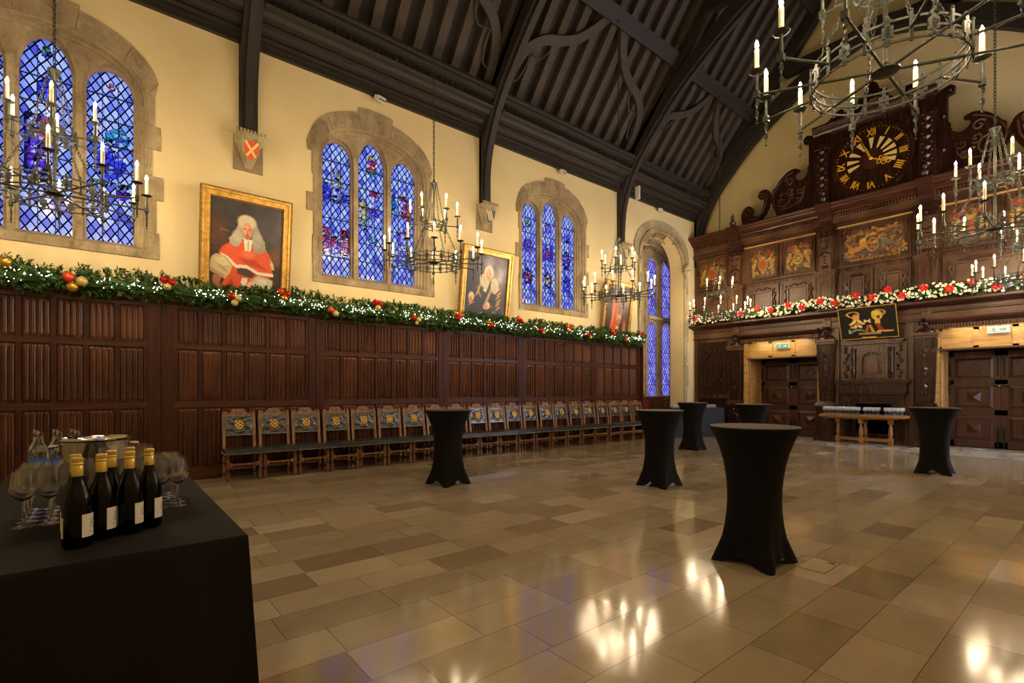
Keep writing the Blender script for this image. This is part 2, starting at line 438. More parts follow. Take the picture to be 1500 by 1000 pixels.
def stainedpane(name, parent, c, hw, z0, zs, za, Tf, figs, mat, nx=14, nz=70):
    """light of a window; figs = [(kind,u0,u1,v0,v1,colour)] in the light's own -1..1 / 0..1"""
    vs = []; cols = []; H = za-z0
    for j in range(nz+1):
        z = z0+H*j/nz
        if z <= zs: h = hw
        else:
            q = min(1.0, (z-zs)/(za-zs)); h = hw*math.sqrt(max(0, 1-q**2.2))
        for i in range(nx+1):
            u = -1+2*i/nx
            x = c+u*h; ux = (x-c)/hw; v = (z-z0)/H
            vs.append((x, z)); col = (0,0,0,0)
            for k, u0, u1, v0, v1, cc in figs:
                if k == 'r': ok = u0 <= ux <= u1 and v0 <= v <= v1
                else: ok = ((ux-(u0+u1)/2)/((u1-u0)/2))**2+((v-(v0+v1)/2)/((v1-v0)/2))**2 <= 1
                if ok:
                    d = rnd.uniform(.55, 1.15); cc = rnd.choice((cc, cc, cc, cc, W_, B_)); col = (cc[0]*d, cc[1]*d, cc[2]*d, 1)
            cols.append(col)
    ox = c; oz = z0
    me = bpy.data.meshes.new(name)
    W = [Tf(x, z, 0) for x, z in vs]; O = Tf(ox, oz, 0)
    flip = -1 if Tf(1,0,0)[0] < Tf(0,0,0)[0] else 1
    loc = [(a[0]-O[0], a[1]-O[1], a[2]-O[2]) for a in W]
    fs = []
    for j in range(nz):
        for i in range(nx):
            a = j*(nx+1)+i; fs.append((a, a+1, a+nx+2, a+nx+1))
    me.from_pydata(loc, [], fs); me.materials.append(mat)
    ca = me.color_attributes.new('Col', 'FLOAT_COLOR', 'POINT'); ca.data.foreach_set('color', [q for cc in cols for q in cc])
    o = bpy.data.objects.new(name, me); COL.objects.link(o); o.parent = parent
    o.location = Vector(O)-parent.location
    return o
R_ = srgb(200,60,44); Y_ = srgb(214,196,90); B_ = srgb(60,70,200); P_ = srgb(110,50,190); T_ = srgb(50,160,170); W_ = srgb(210,214,240); G_ = srgb(90,140,80); D_ = srgb(30,30,80)
FIGS = {
 0: [[('r',-.7,.7,.38,.5,P_),('e',-.5,.5,.5,.66,R_)],
     [('r',-.75,.1,.30,.60,D_),('r',-.6,-.1,.34,.56,P_),('e',-.3,.3,.46,.6,R_),('r',-.9,.9,.255,.29,W_),('e',-.4,.4,.68,.80,B_),('r',-.15,.15,.9,.97,G_)],
     [('e',-.7,.6,.38,.55,B_),('e',-.2,.8,.56,.68,T_),('r',-.8,.8,.33,.36,G_),('e',.2,.8,.27,.33,P_),('e',-.1,.2,.88,.94,R_)]],
 1: [[('r',-.95,-.4,.18,.36,R_),('r',.35,.95,.18,.36,R_),('e',-.4,.35,.18,.33,W_),('e',-.35,.35,.21,.29,R_),('r',-.7,.8,.15,.175,W_),('e',-.5,.6,.55,.66,D_),('e',-.2,.4,.56,.64,W_),('r',-.5,.5,.665,.70,Y_),('e',-.25,.3,.72,.80,Y_),('e',-.9,-.4,.56,.7,B_),('e',.5,.95,.55,.68,B_)],
     [('e',-.95,-.1,.36,.60,G_),('e',-.85,-.3,.42,.58,Y_),('e',-.15,.6,.46,.53,P_),('e',0,.5,.53,.62,W_),('r',0,.7,.62,.67,R_),('e',-.2,.5,.28,.33,T_),('e',-.3,.5,.77,.86,T_),('r',-.2,.4,.80,.86,R_),('r',-.2,.45,.87,.92,R_),('e',-.1,.3,.89,.93,Y_)],
     [('e',-.95,-.35,.55,.74,T_),('e',-.1,.8,.54,.68,R_),('r',-.2,.7,.69,.74,R_),('e',-.3,.5,.36,.46,P_),('r',-.1,.5,.38,.43,Y_),('r',-.3,.7,.30,.33,Y_),('r',-.4,.6,.18,.27,P_),('e',-.2,.4,.18,.22,T_)]],
 2: [[('e',-.5,.5,.5,.66,P_),('e',-.4,.4,.76,.84,G_),('e',-.6,.6,.2,.36,D_),('e',-.3,.3,.24,.32,R_)],
     [('e',-.5,.5,.18,.34,D_),('e',-.3,.3,.22,.30,Y_),('r',-.7,.7,.44,.6,B_),('e',-.3,.3,.48,.56,R_),('e',-.4,.4,.70,.80,P_)],
     [('e',-.5,.6,.18,.36,B_),('e',-.5,.5,.42,.62,D_),('e',-.3,.3,.46,.58,P_),('e',-.4,.5,.7,.8,B_)]]}
def jagged(c, seed):
    r = random.Random(seed); p = []
    p.append((c-1.13-.02, 3.36)); p.append((c+1.13+.10, 3.36))
    z = 3.36; zs = [3.75, 4.25, 4.6, 5.0, 5.35, 5.8]
    wd = [.15, .07, .16, .06, .15, .08]
    for zz, q in zip(zs, wd):
        q += r.uniform(-.03, .03); p.append((c+1.13+q, z)); p.append((c+1.13+q, zz)); z = zz
    # hood: blocks of the relieving arch
    N = 5; last = None
    for i in range(N):
        t0 = PI*(.06+.88*i/N); t1 = PI*(.06+.88*(i+1)/N)
        q = {2: .10}.get(i, 0)+r.uniform(-.02, .02)
        for k in range(4):
            t_ = t0+(t1-t0)*k/3
            p.append((c+(1.27+q*.4)*math.cos(t_)**1 if True else 0, 5.78+(.92+q)*max(0, math.sin(t_))**.85))
    p.append((c-1.3, 5.86)); p.append((c-1.28, 5.7))
    z = 5.7
    for zz, q in zip([5.3, 4.95, 4.62, 4.2, 3.7, 3.36], [.08, .05, .17, .05, .07, .06]):
        p.append((c-1.13-q, z)); p.append((c-1.13-q, zz)); z = zz
    # drop duplicates
    o = []
    for a in p:
        if not o or (abs(a[0]-o[-1][0])+abs(a[1]-o[-1][1])) > 1e-4: o.append(a)
    return o
def window(n, c, Tw, figs, label, full=True):
    root = thing('window_%d' % n, None, None, Tw(c, 3.42, 0)); root['kind'] = 'structure'; root['label'] = label; root['category'] = 'window'
    F = lambda w0: (lambda u, v, w: Tw(u, v, w0+w))
    op = lambda d: arch(c, 1.12-d, 3.47+d*.4, 5.65, 6.40-d, 14, 2.2)
    if full:
        j = MB()
        for i in range(6):
            t0 = PI*(.06+.88*i/5); a0 = (c+1.14*math.cos(t0), 5.66+.78*math.sin(t0)); a1 = (c+1.27*math.cos(t0), 5.78+.90*math.sin(t0)**.85)
            j.bar(Tw(a0[0], a0[1], -.0225), Tw(a1[0], a1[1], -.0225), .007, .006, up=(0,1,0))
        for s_ in (-1, 1):
            for z in (3.75, 4.25, 4.6, 5.0, 5.35): j.bar(Tw(c+s_*1.125, z, -.0225), Tw(c+s_*1.18, z, -.0225), .007, .006, up=(0,1,0))
        j.build('mortar_joints', M['giltd'], root, world=True, smooth=False)['kind'] = 'stuff'
        MB().prism([jagged(c, n), op(.0)], F(-.022), 0, .03).build('stone_surround', M['stone'], root, world=True, smooth=False, bevel=.008)
    MB().prism([jagged(c, n+40) if False else arch(c, 1.14, 3.44, 5.65, 6.44, 14, 2.2), op(.04)], F(.0), .01, .09).build('outer_moulding', M['stone'], root, world=True, smooth=False)
    MB().prism([arch(c, 1.14, 3.44, 5.65, 6.44, 14, 2.2), op(.09)], F(.09), 0, .06).build('inner_moulding', M['stone'], root, world=True, smooth=False)
    Ls = [(c-.69, 6.08), (c, 6.26), (c+.69, 6.08)]
    full_o = arch(c, 1.16, 3.40, 5.65, 6.5, 14, 2.2)
    MB().prism([full_o]+[arch(a, .305, 3.53, 5.74, za+.05, 10, 2.0) for a, za in Ls], F(.13), 0, .06).build('tracery', M['stone'], root, world=True, smooth=False)
    MB().prism([full_o]+[arch(a, .27, 3.56, 5.74, za, 10, 2.0) for a, za in Ls], F(.19), 0, .14).build('mullions', M['stone'], root, world=True, smooth=False)
    # sloping sill
    sl = MB().sweep([(-.02, 3.42), (-.02, 3.46), (.2, 3.57), (.2, 3.42)], c-1.12, c+1.12, lambda x, y, z: Tw(x, z, y)); sl.build('sill', M['stone'], root, world=True, smooth=False)
    for i, (a, za) in enumerate(Ls):
        stainedpane('glass_light', root, a, .29, 3.55, 5.74, za+.01, F(.25), figs[i] if figs else [], M['stain'])
        b = MB()
        for k in range(1, 7):
            z = 3.56+.36*k
            if z < za-.15: b.merge(MB().box(-.28, .28, -.007, .007, -.008, .008), Matrix.Translation((0,0,0))) if False else b.add([Tw(a+x, z+q, .235+y) for x in (-.28,.28) for q in (-.008,.008) for y in (0,.014)], [(0,1,3,2),(4,6,7,5),(0,4,5,1),(2,3,7,6),(0,2,6,4),(1,5,7,3)])
        for x0 in (-.09, .09):
            b.add([Tw(a+x0+x, z, .235+y) for x in (-.005,.005) for z in (3.56, za-.12) for y in (0,.012)], [(0,1,3,2),(4,6,7,5),(0,4,5,1),(2,3,7,6),(0,2,6,4),(1,5,7,3)])
        b.build('glazing_bars', M['lead'], root, world=True, smooth=False)
    return root
TL = lambda u, v, w: (u, 9.2+w, v)
TR = lambda u, v, w: (u, -.95-w, v)
wl = ['leftmost arched stained glass window behind the nearest chandelier', 'arched three-light stained glass window with red and green heraldry', 'narrowest-looking arched three-light stained glass window left of the tall bay']
for i, c in enumerate(WIN): window(i+1, c, TL, FIGS[i], wl[i])

# ---- bay with tall window at the far end of the left wall
bay = thing('window_4', None, None, (14.6, 10.3, 0)); structure(bay, 'tall two-light violet leaded window in a deep stone bay', 'window')
back = arch(14.55, 1.52, 0, 5.15, 6.22, 16, 2.1)
def loft(a, b, y0, y1, i0, i1, ins=0.0):
    m = MB(); pts = []
    for i in range(i0, i1+1):
        pts.append((a[i][0], y0, a[i][1])); pts.append((b[i][0], y1, b[i][1]))
    fs = [(2*k, 2*k+2, 2*k+3, 2*k+1) for k in range(i1-i0)]
    m.add(pts, fs); return m
A = [bayo[1]]+bayo[2:]+[bayo[0]]; B = [back[1]]+back[2:]+[back[0]]
loft(A, B, 9.2, 10.32, 1, len(A)-2).build('bay_soffit', M['stone'], bay, world=True, smooth=False)
loft(A, B, 9.2, 10.32, 0, 1).build('right_reveal', M['stone_pale'], bay, world=True, smooth=False)
loft(A, B, 9.2, 10.32, len(A)-2, len(A)-1).build('left_reveal', M['stone_pale'], bay, world=True, smooth=False)
m = MB()   # ribs of the soffit, across and along
for k in (0.0, .33, .66, .97):
    P = []
    for i in range(1, len(A)-1):
        x = A[i][0]*(1-k)+B[i][0]*k; z = A[i][1]*(1-k)+B[i][1]*k; P.append((x, 9.2+1.1*k, z-.02))
    m.tube(P, .045, 6)
for i in range(2, len(A)-2, 2): m.tube([(A[i][0], 9.22, A[i][1]-.02), (B[i][0], 10.3, B[i][1]-.02)], .035, 6)
m.build('soffit_ribs', M['stone'], bay, world=True)
ringo = arch(13.75, 1.46, 0, 5.5, 6.80, 16, 2.2)
rl = [ringo[1]]+ringo[2:]+[ringo[0]]
for nm, off0, off1, yy0, yy1, mt in (('hood_stones', .0, .30, 9.165, 9.2, 'stone_pale'), ('hood_moulding', .0, .1, 9.12, 9.17, 'stone')):
    m = MB()
    inn = [(13.75+(p[0]-13.75)*(1.2+off0)/1.2, p[1] if p[1] < .01 else p[1]+off0) for p in A]
    out = [(13.75+(p[0]-13.75)*(1.2+off1)/1.2, p[1] if p[1] < .01 else p[1]+off1) for p in A]
    r0 = 1; n_ = len(A)-1
    loop = out[r0:n_]+list(reversed(inn[r0:n_]))
    m.prism([loop], mapY(yy0), 0, yy1-yy0); m.build(nm, M[mt], bay, world=True, smooth=False)
m = MB()   # jamb shafts and quoins down both sides
for x in (12.50, 12.58, 14.98): m.tube([(x, 9.16, 0), (x, 9.16, 5.36)], .04, 8)
for z, d in ((.0,.3),(.75,.16),(1.5,.3),(2.3,.18),(3.0,.32),(3.9,.16),(4.6,.28)): m.box(14.95, 15.05+d*.5, 9.17, 9.2, z, z+.72)
m.build('jamb_shafts', M['stone_pale'], bay, world=True)
m = MB()
for k in range(5): m.ball((14.95+.05*math.sin(k*2), 9.08, 5.36+.07*k-.1), .09-.01*k, 8, 6)
m.lathe([(.02,-.25),(.08,-.1),(.13,0),(.1,.06)], (14.97,9.1,5.3), 10); m.build('carved_corbel', M['stone_pale'], bay, world=True)
m = MB()
for z, k in ((1.7,.35),(2.9,.6),(4.0,.3),(4.4,.62)):
    x = 14.95+1.12*k; y = 9.2+1.1*k; d = Vector((1.12,1.1,0)).normalized()
    m.bar(Vector((x,y,z))-d*.15+Vector((-.01,0,0)), Vector((x,y,z))+d*.15+Vector((-.01,0,0)), .04, .5)
m.build('reveal_patches', M['stone'], bay, world=True, smooth=False)
LX = [(14.79, .29), (15.64, .30)]
holes = []
for x, h in LX:
    holes += [arch(x, h, 1.2, 3.5, 3.80, 8, 1.8), arch(x, h, 3.98, 5.72, 6.02, 8, 1.8)]
MB().prism([[(12.6,0),(16.4,0),(16.4,6.5),(12.6,6.5)]]+holes, mapY(10.3), 0, .16).build('stone_frame', M['stone_pale'], bay, world=True, smooth=False)
holes2 = []
for x, h in LX: holes2 += [arch(x, h+.04, 1.17, 3.5, 3.84, 8, 1.8), arch(x, h+.04, 3.95, 5.72, 6.06, 8, 1.8)]
MB().prism([[(13.6,1.1),(16.1,1.1),(16.1,6.3),(13.6,6.3)]]+holes2, mapY(10.25), 0, .05).build('front_moulding', M['stone'], bay, world=True, smooth=False)
m = MB()
for x in (13.62, 13.80, 13.98, 14.16, 14.34): m.tube([(x, 10.24, 0), (x, 10.24, 5.6)], .035, 6)
m.box(14.45, 16.0, 10.12, 10.3, 1.08, 1.16); m.box(14.45,16.0,10.2,10.3,3.84,3.94)
m.build('blind_shafts', M['stone_pale'], bay, world=True)
for x, h in LX:
    for (z0, zs, za) in ((1.2,3.5,3.8), (3.98,5.72,6.02)):
        stainedpane('glass_light', bay, x, h+.01, z0, zs, za, mapY(10.38), [], M['stain2'], 4, 12)
        b = MB()
        for k in range(1, 6): 
            z = z0+.38*k
            if z < za-.1: b.box(x-h, x+h, 10.36, 10.375, z-.01, z+.01)
        b.build('glazing_bars', M['lead'], bay, world=True, smooth=False)

# ---- right wall with its own windows and bay, back wall, end wall
op2 = [arch(c, 1.12, 3.47, 5.65, 6.40, 14, 2.2) for c in WIN]; bo = arch(13.9, 1.25, 1.1, 5.35, 6.3, 10, 2.1)
w = MB().prism([[(XB-.4,0),(16.9,0),(16.9,8.1),(XB-.4,8.1)]]+op2+[bo], mapY(-1.45), 0, .5).build('wall_right', M['plaster'], loc=(0,-.95,0), smooth=False); structure(w, 'cream plaster wall beside the camera with matching windows', 'wall')
for i, c in enumerate(WIN): window(i+5, c, TR, None, 'arched stained glass window in the wall beside the camera, bay %s' % ('nearest the back', 'in the middle', 'nearest the screen')[i], False)
wb = thing('window_8', None, None, (13.9,-1.2,1.1)); structure(wb, 'tall clear leaded window opposite the stone bay', 'window')
stainedpane('glass_light', wb, 13.9, 1.27, 1.08, 5.35, 6.31, mapY(-1.2), [], M['clearpane'], 8, 20)
b = MB()
for x in (13.28, 13.9, 14.52): b.box(x-.05, x+.05, -1.28, -1.1, 1.1, 6.25)
for z in (3.6,): b.box(12.65, 15.15, -1.28, -1.1, z-.06, z+.06)
b.build('mullions', M['stone_pale'], wb, world=True, smooth=False)
g = [(-1.5,0),(10.2,0),(10.2,6.6),(CY,14.6),(-1.95,6.6)]
w = MB().prism([[(-1.5,0),(9.75,0),(9.75,7.2),(CY,14.3),(-1.5,7.2)]], mapX(XB-.4), 0, .4).build('wall_back', M['plaster'], loc=(XB,CY,0), smooth=False); structure(w, 'cream plaster wall behind the camera', 'wall')
w = MB().prism([[(-1.5,5.9),(9.75,5.9),(9.75,7.2),(CY,14.3),(-1.5,7.2)]], mapX(XE), 0, .35).build('wall_end', M['plaster'], loc=(XE,CY,0), smooth=False); structure(w, 'cream plaster gable wall above the carved screen', 'wall')

# ---- roof: boarding, rafters, cornices, trusses, purlins, braces
def zr(r): return 10.35+(3.125-r)*1.25      # underside of the boarding at distance r from the centre line
def side(s): return lambda r: CY+s*r
cl = MB()
for s in (1, -1):
    Yf = side(s)
    poly = [(Yf(5.75), zr(5.75)), (Yf(0), zr(0)), (Yf(0), zr(0)+.25), (Yf(5.75), zr(5.75)+.25)]
    cl.sweep(poly, XB-.4, 17.0)
ceil = cl.build('ceiling', M['board'], loc=(0,CY,10), smooth=False); structure(ceil, 'dark boarded open timber roof', 'ceiling')
nr = 0
rp = {}
for s in (1, -1):
    Yf = side(s); a = Vector((0, s*5.15, zr(5.15)-10-.09)); b = Vector((0, s*.02, zr(.02)-10-.09))
    m = MB().bar(a, b, .19, .17, up=(0, s*1.25, 1)); o = m.build('rafter', M['rafter'], ceil, smooth=False, loc=None); rp[s] = o
    o.location = (XB+.2, 0, 0)
    for k in range(1, 49):
        c = o.copy(); COL.objects.link(c); c.location = (XB+.2+k*.44, 0, 0)
TR_X = [-2.98, 1.87, 6.73, 11.62]
RIB = [(4.97,5.56),(4.95,6.1),(4.88,6.69),(4.66,7.3),(4.32,7.86),(3.85,8.40),(3.35,8.92),(2.85,9.34),(2.3,9.72),(1.8,10.03),(1.2,10.34),(.6,10.58),(0,10.76)]
def smoothpts(P, n=4):
    out = []
    for i in range(len(P)-1):
        p0 = P[max(0,i-1)]; p1 = P[i]; p2 = P[i+1]; p3 = P[min(len(P)-1,i+2)]
        for k in range(n):
            t_ = k/n; q = []
            for a in range(len(p1)):
                q.append(.5*(2*p1[a]+(p2[a]-p0[a])*t_+(2*p0[a]-5*p1[a]+4*p2[a]-p3[a])*t_**2+(3*p1[a]-p0[a]-3*p2[a]+p3[a])*t_**3))
            out.append(tuple(q))
    out.append(tuple(P[-1])); return out
RIBS = smoothpts(RIB, 3)
def offset(P, d):
    out = []
    for i, p in enumerate(P):
        a = P[max(0,i-1)]; b = P[min(len(P)-1,i+1)]
        tx, tz = b[0]-a[0], b[1]-a[1]; L = math.hypot(tx, tz)
        out.append((p[0]+tz/L*d, p[1]-tx/L*d))
    return out
def ribband(x0, x1, d0, d1, cap=5.09):
    m = MB()
    for s in (1, -1):
        a = offset(RIBS, d0); b = offset(RIBS, d1)
        lim = lambda P: [(CY+s*max(0, min(cap, p[0])), p[1]) for p in P]
        loop = lim(a)+list(reversed(lim(b)))
        m.prism([loop], mapX(x0), 0, x1-x0)
    return m
def truss(x, label, wdt=.27, end=False):
    t_ = thing('roof_truss', label, 'roof truss', (x, CY, 5.5), group=None)
    ribband(x-wdt/2, x+wdt/2, .06, .42).build('arched_rib', M['roof'], t_, world=True)
    ribband(x-wdt/2+.07, x+wdt/2-.07, -.02, .08).build('rib_moulding', M['roof'], t_, world=True)
    for s in (1, -1):
        Yf = side(s)
        m = MB().box(x-wdt/2, x+wdt/2, Yf(5.08), Yf(5.0), 5.56, 7.7); m.build('wall_post', M['roof'], t_, world=True, smooth=False)
        a = (x, Yf(5.1), zr(5.1)-.32); b = (x, Yf(0), zr(0)-.32)
        MB().bar(a, b, .27, .34, up=(0, s*1.25, 1)).build('principal_rafter', M['roof'], t_, world=True, smooth=False)
    MB().box(x-.11, x+.11, CY-2.2, CY+2.2, 10.72, 11.05).build('collar_beam', M['roof'], t_, world=True, smooth=False)
    return t_
TL_ = ['dark arched roof truss behind the camera', 'dark roof truss on the post with the red saltire corbel', 'second dark arched roof truss, between the two middle windows', 'third dark arched roof truss, next to the tall bay window']
for x, l in zip(TR_X, TL_): truss(x, l)
truss(15.78, 'arched roof truss framing the cream gable above the clock', .34)
CORN = [(9.2,7.10),(9.12,7.10),(9.12,7.17),(9.07,7.18),(9.07,7.23),(9.01,7.25),(9.03,7.30),(8.97,7.32),(8.95,7.38),(8.88,7.40),(8.9,7.44),(8.84,7.46),(8.80,7.47),(8.76,7.53),(8.68,7.55),(8.66,7.60),(8.72,7.62),(8.72,7.74),(8.63,7.75),(8.62,7.79),(8.57,7.81),(8.57,7.86),(8.52,7.88),(8.52,7.93),(9.35,7.98),(9.35,7.10)]
n_ = 1
segs = []
xs_ = [XB]+TR_X+[15.65]
for i in range(len(xs_)-1):
    a = xs_[i]+(.14 if i else 0); b = xs_[i+1]-.14
    for s in (1, -1):
        fn = (lambda x, y, z: (x, y, z)) if s == 1 else (lambda x, y, z: (x, 2*CY-y, z))
        nm = {1:'left',-1:'right'}[s]
        t_ = thing('trim_%d' % n_, None, None, ((a+b)/2, fn(0,9.0,0)[1], 7.1)); structure(t_, 'dark moulded timber cornice, %s wall bay %d' % (nm, i+1), 'cornice'); n_ += 1
        MB().sweep(CORN, a, b, fn).build('moulding', M['roofx'], t_, world=True, smooth=25)
        m = MB(); k = a+.03
        while k < b-.12 and s == 1:
            q = k+.06
            m.bar(fn(k, 8.71, 7.63), fn(k+.12, 8.71, 7.73), .03, .02); m.bar(fn(k, 8.71, 7.73), fn(k+.12, 8.71, 7.63), .03, .02)
            m.box(k-.012, k+.012, fn(0,8.73,0)[1], fn(0,8.68,0)[1], 7.62, 7.74); k += .125
        if s == 1: m.build('pierced_band', M['roofx'], t_, world=True, smooth=False)
# purlins between the trusses
xs2 = [XB]+TR_X+[15.7, XE]
for i in range(len(xs2)-2):
    a = xs2[i]+.14; b = xs2[i+1]-.14
    for s in (1, -1):
        for r, hh, nm in ((3.16, .26, 'lower'), (1.35, .2, 'upper')):
            Yf = side(s); z = zr(r)-.30
            m = MB().bar((a, Yf(r), z), (b, Yf(r), z), .24, hh, up=(0, s*1.25, 1)).bar((a, Yf(r+.02), z-.16), (b, Yf(r+.02), z-.16), .14, .08, up=(0, s*1.25, 1))
            pos = ('behind the camera','at the left edge','over the second chandelier','over the third chandelier','in the bay next to the gable')[i]
            tag(m.build('purlin', M['roofx'], smooth=False), '%s roof purlin on the %s slope, %s' % (nm, 'left' if s == 1 else 'right', pos), 'roof beam')
# curved wind braces with cusps, lying under the rafters
SL = math.hypot(1, 1.25)
def slope_fn(x0, sx, s):
    # u along the wall from the truss, v up the slope from the cornice
    def fn(u, v, w):
        r = 4.72 - v/SL; z = zr(r)-.20
        nrm = (s*1.25/SL, 1/SL)
        return (x0+sx*u, CY+s*r - nrm[0]*w, z - nrm[1]*w)
    return fn
BR = smoothpts([(.12,.05),(.16,.55),(.34,.98),(.68,1.26),(1.08,1.40),(1.5,1.62),(1.88,2.02),(2.15,2.45)], 4)
def brace(x0, sx, s, label):
    a = offset(BR, -.10); b = offset(BR, .10)
    fn = slope_fn(x0, sx, s)
    t_ = thing('wind_brace', label, 'roof brace', fn(.3, .3, 0))
    MB().prism([a+list(reversed(b))], fn, 0, .11).build('curved_timber', M['brace'], t_, world=True, smooth=False)
    m = MB()
    for (i0, i1) in ((2, 8), (8, 14)):      # two cusps on the lower edge
        p = b[i0]; q = b[i1]; mx = ((p[0]+q[0])/2+.06, (p[1]+q[1])/2-.20)
        P = smoothpts([p, (p[0]*.7+mx[0]*.3+.07, p[1]*.6+mx[1]*.4), mx], 4); Q = smoothpts([mx, (q[0]*.6+mx[0]*.4+.05, q[1]*.7+mx[1]*.3-.06), q], 4)
        m.tube([fn(u, v, .06) for u, v in P], .022, 5); m.tube([fn(u, v, .06) for u, v in Q], .022, 5)
    m.build('cusps', M['brace'], t_, world=True)
pairs = [(-2.98,'at the left edge'),(1.87,'over the second window'),(6.73,'over the third window'),(11.62,'beside the gable')]
for i, (x, pos) in enumerate(pairs):
    nx_ = (TR_X+[15.78])[i+1]
    k = 1.0 if i < 3 else .86
    for s in (1, -1):
        sd = 'left' if s == 1 else 'right'
        brace(x+.12, k, s, 'curved wind brace, %s slope %s, on the nearer truss' % (sd, pos))
        brace(nx_-.12, -k, s, 'curved wind brace, %s slope %s, on the farther truss' % (sd, pos))
# corbels
def corbel(x, kind, label, y=9.2, s=1):
    c = thing('stone_corbel', label, 'corbel', (x, y, 5.05))
    MB().box(x-.22, x+.22, y-.03*s, y, 5.02, 5.58).build('backing_stone', M['stone'], c, world=True, smooth=False)
    m = MB(); 
    for (z, wd, d) in ((5.08,.07,.07),(5.2,.11,.13),(5.34,.15,.19),(5.46,.19,.25),(5.52,.21,.28),(5.6,.21,.28)): m.add([], [])
    L = [(5.06,.06,.06),(5.18,.10,.12),(5.32,.14,.17),(5.44,.18,.22),(5.47,.215,.26),(5.58,.215,.26)]
    vs = []; fs = []
    for z, wd, d in L: vs += [(x-wd,y,z),(x-wd*.9,y-d*.7*s,z),(x-wd*.4,y-d*s,z),(x+wd*.4,y-d*s,z),(x+wd*.9,y-d*.7*s,z),(x+wd,y,z)]
    for i in range(len(L)-1):
        for k in range(5): fs.append((i*6+k, i*6+k+1, i*6+k+7, i*6+k+6))
    fs += [(0,1,2,3,4,5), tuple((len(L)-1)*6+k for k in range(6))]
    m.add(vs, fs); m.build('bracket', M['stone_pale'], c, world=True, smooth=False)
    m = MB()
    for k in range(9): m.box(x-.2+k*.05-.015, x-.2+k*.05+.015, y-.275*s, y-.25*s, 5.56, 5.61)
    m.build('battlement', M['stone_pale'], c, world=True, smooth=False)
    sh = [(-.115,.13),(.115,.13),(.11,-.02),(.07,-.1),(0,-.16),(-.07,-.1),(-.11,-.02)]
    # the shield leans with the bracket face
    fn = lambda u, v, w: (x+u, y-(.20+.32*(v+.0))*s-.02*s-w*s, 5.30+v)
    sd = MB().prism([[(u*1.12, v*1.12) for u, v in sh]], fn, 0, .02).build('shield', M['stone_pale'] , c, world=True, smooth=False)
    if kind == 'saltire':
        MB().prism([[(u*.95, v*.95) for u, v in sh]], fn, .02, .026).build('red_field', M['parma'], sd, world=True, smooth=False)
        q = MB()
        q.prism([[(-.105,.10),(-.08,.125),(.08,-.085),(.055,-.105)]], fn, .026, .033); q.prism([[(.105,.10),(.08,.125),(-.08,-.085),(-.055,-.105)]], fn, .027, .034)
        q.build('saltire_cross', M['parmy'], sd, world=True, smooth=False)
    else:
        MB().prism([[(u*.95, v*.95) for u, v in sh]], fn, .02, .026).build('blue_field', M['parmb'], sd, world=True, smooth=False)
        q = MB()
        for k in (-.05, 0, .05): q.prism([[(-.08+k,.11),(-.05+k,.11),(.05+k,-.08),(.03+k,-.09)]], fn, .026, .032)
        q.build('bends', M['parmy'], sd, world=True, smooth=False)
    return c
corbel(1.87, 'saltire', 'stone corbel with red shield and cream saltire under the left roof post')
corbel(6.73, 'bend', 'stone corbel with striped blue shield under the middle roof post')
corbel(11.62, 'bend', 'stone corbel half hidden by the third chandelier')
for x, p in ((1.87,'nearest'),(6.73,'middle'),(11.62,'farthest')): corbel(x, 'bend', 'stone corbel on the wall beside the camera, %s' % p, -.95, -1)
# ================================================================ PANELLING on the left wall
PF = 9.12                       # face of the panelling
def linenfold(x0, x1, z0, z1):
    """raised linenfold panel: folded profile across, stepped ends"""
    m = MB(); w_ = x1-x0; nf = 4
    prof = []
    for k in range(nf):
        a = k/nf; d = 1.0/nf
        for q, h in ((.0,.006),(.12,.018),(.30,.026),(.40,.008),(.6,.008),(.70,.026),(.88,.018)):
            prof.append((x0+w_*(a+d*q), h))
    prof.append((x1, 0))
    zs = [z0, z0+.03, z0+.034, z1-.034, z1-.03, z1]
    vs = []; fs = []; n = len(prof)
    for j, z in enumerate(zs):
        for i, (x, h) in enumerate(prof):
            hh = h
            if j in (0, 5): hh = 0
            if j in (1, 4): hh = .004 if (i % 7 in (0,3,4)) else h*.6
            vs.append((x, PF+.018-hh*1.0, z))
    for j in range(5):
        for i in range(n-1): fs.append((j*n+i, j*n+i+1, (j+1)*n+i+1, (j+1)*n+i))
    # nicks along the ends of the folds
    return m.add(vs, fs)
SEC = [(-1.86,.50,7,'at the left edge, behind the drinks table',-2.04,.68),(.86,2.80,6,'under the red-robed portrait',.68,2.94),(3.08,5.46,7,'under the second window',2.94,5.59),(5.72,7.66,6,'under the middle portrait',5.59,7.79),(7.92,10.30,7,'under the third window',7.79,10.39),(10.48,12.32,5,'nearest the tall bay window',10.39,12.46),(-5.3,-2.2,9,'behind the camera',-5.5,-2.04)]
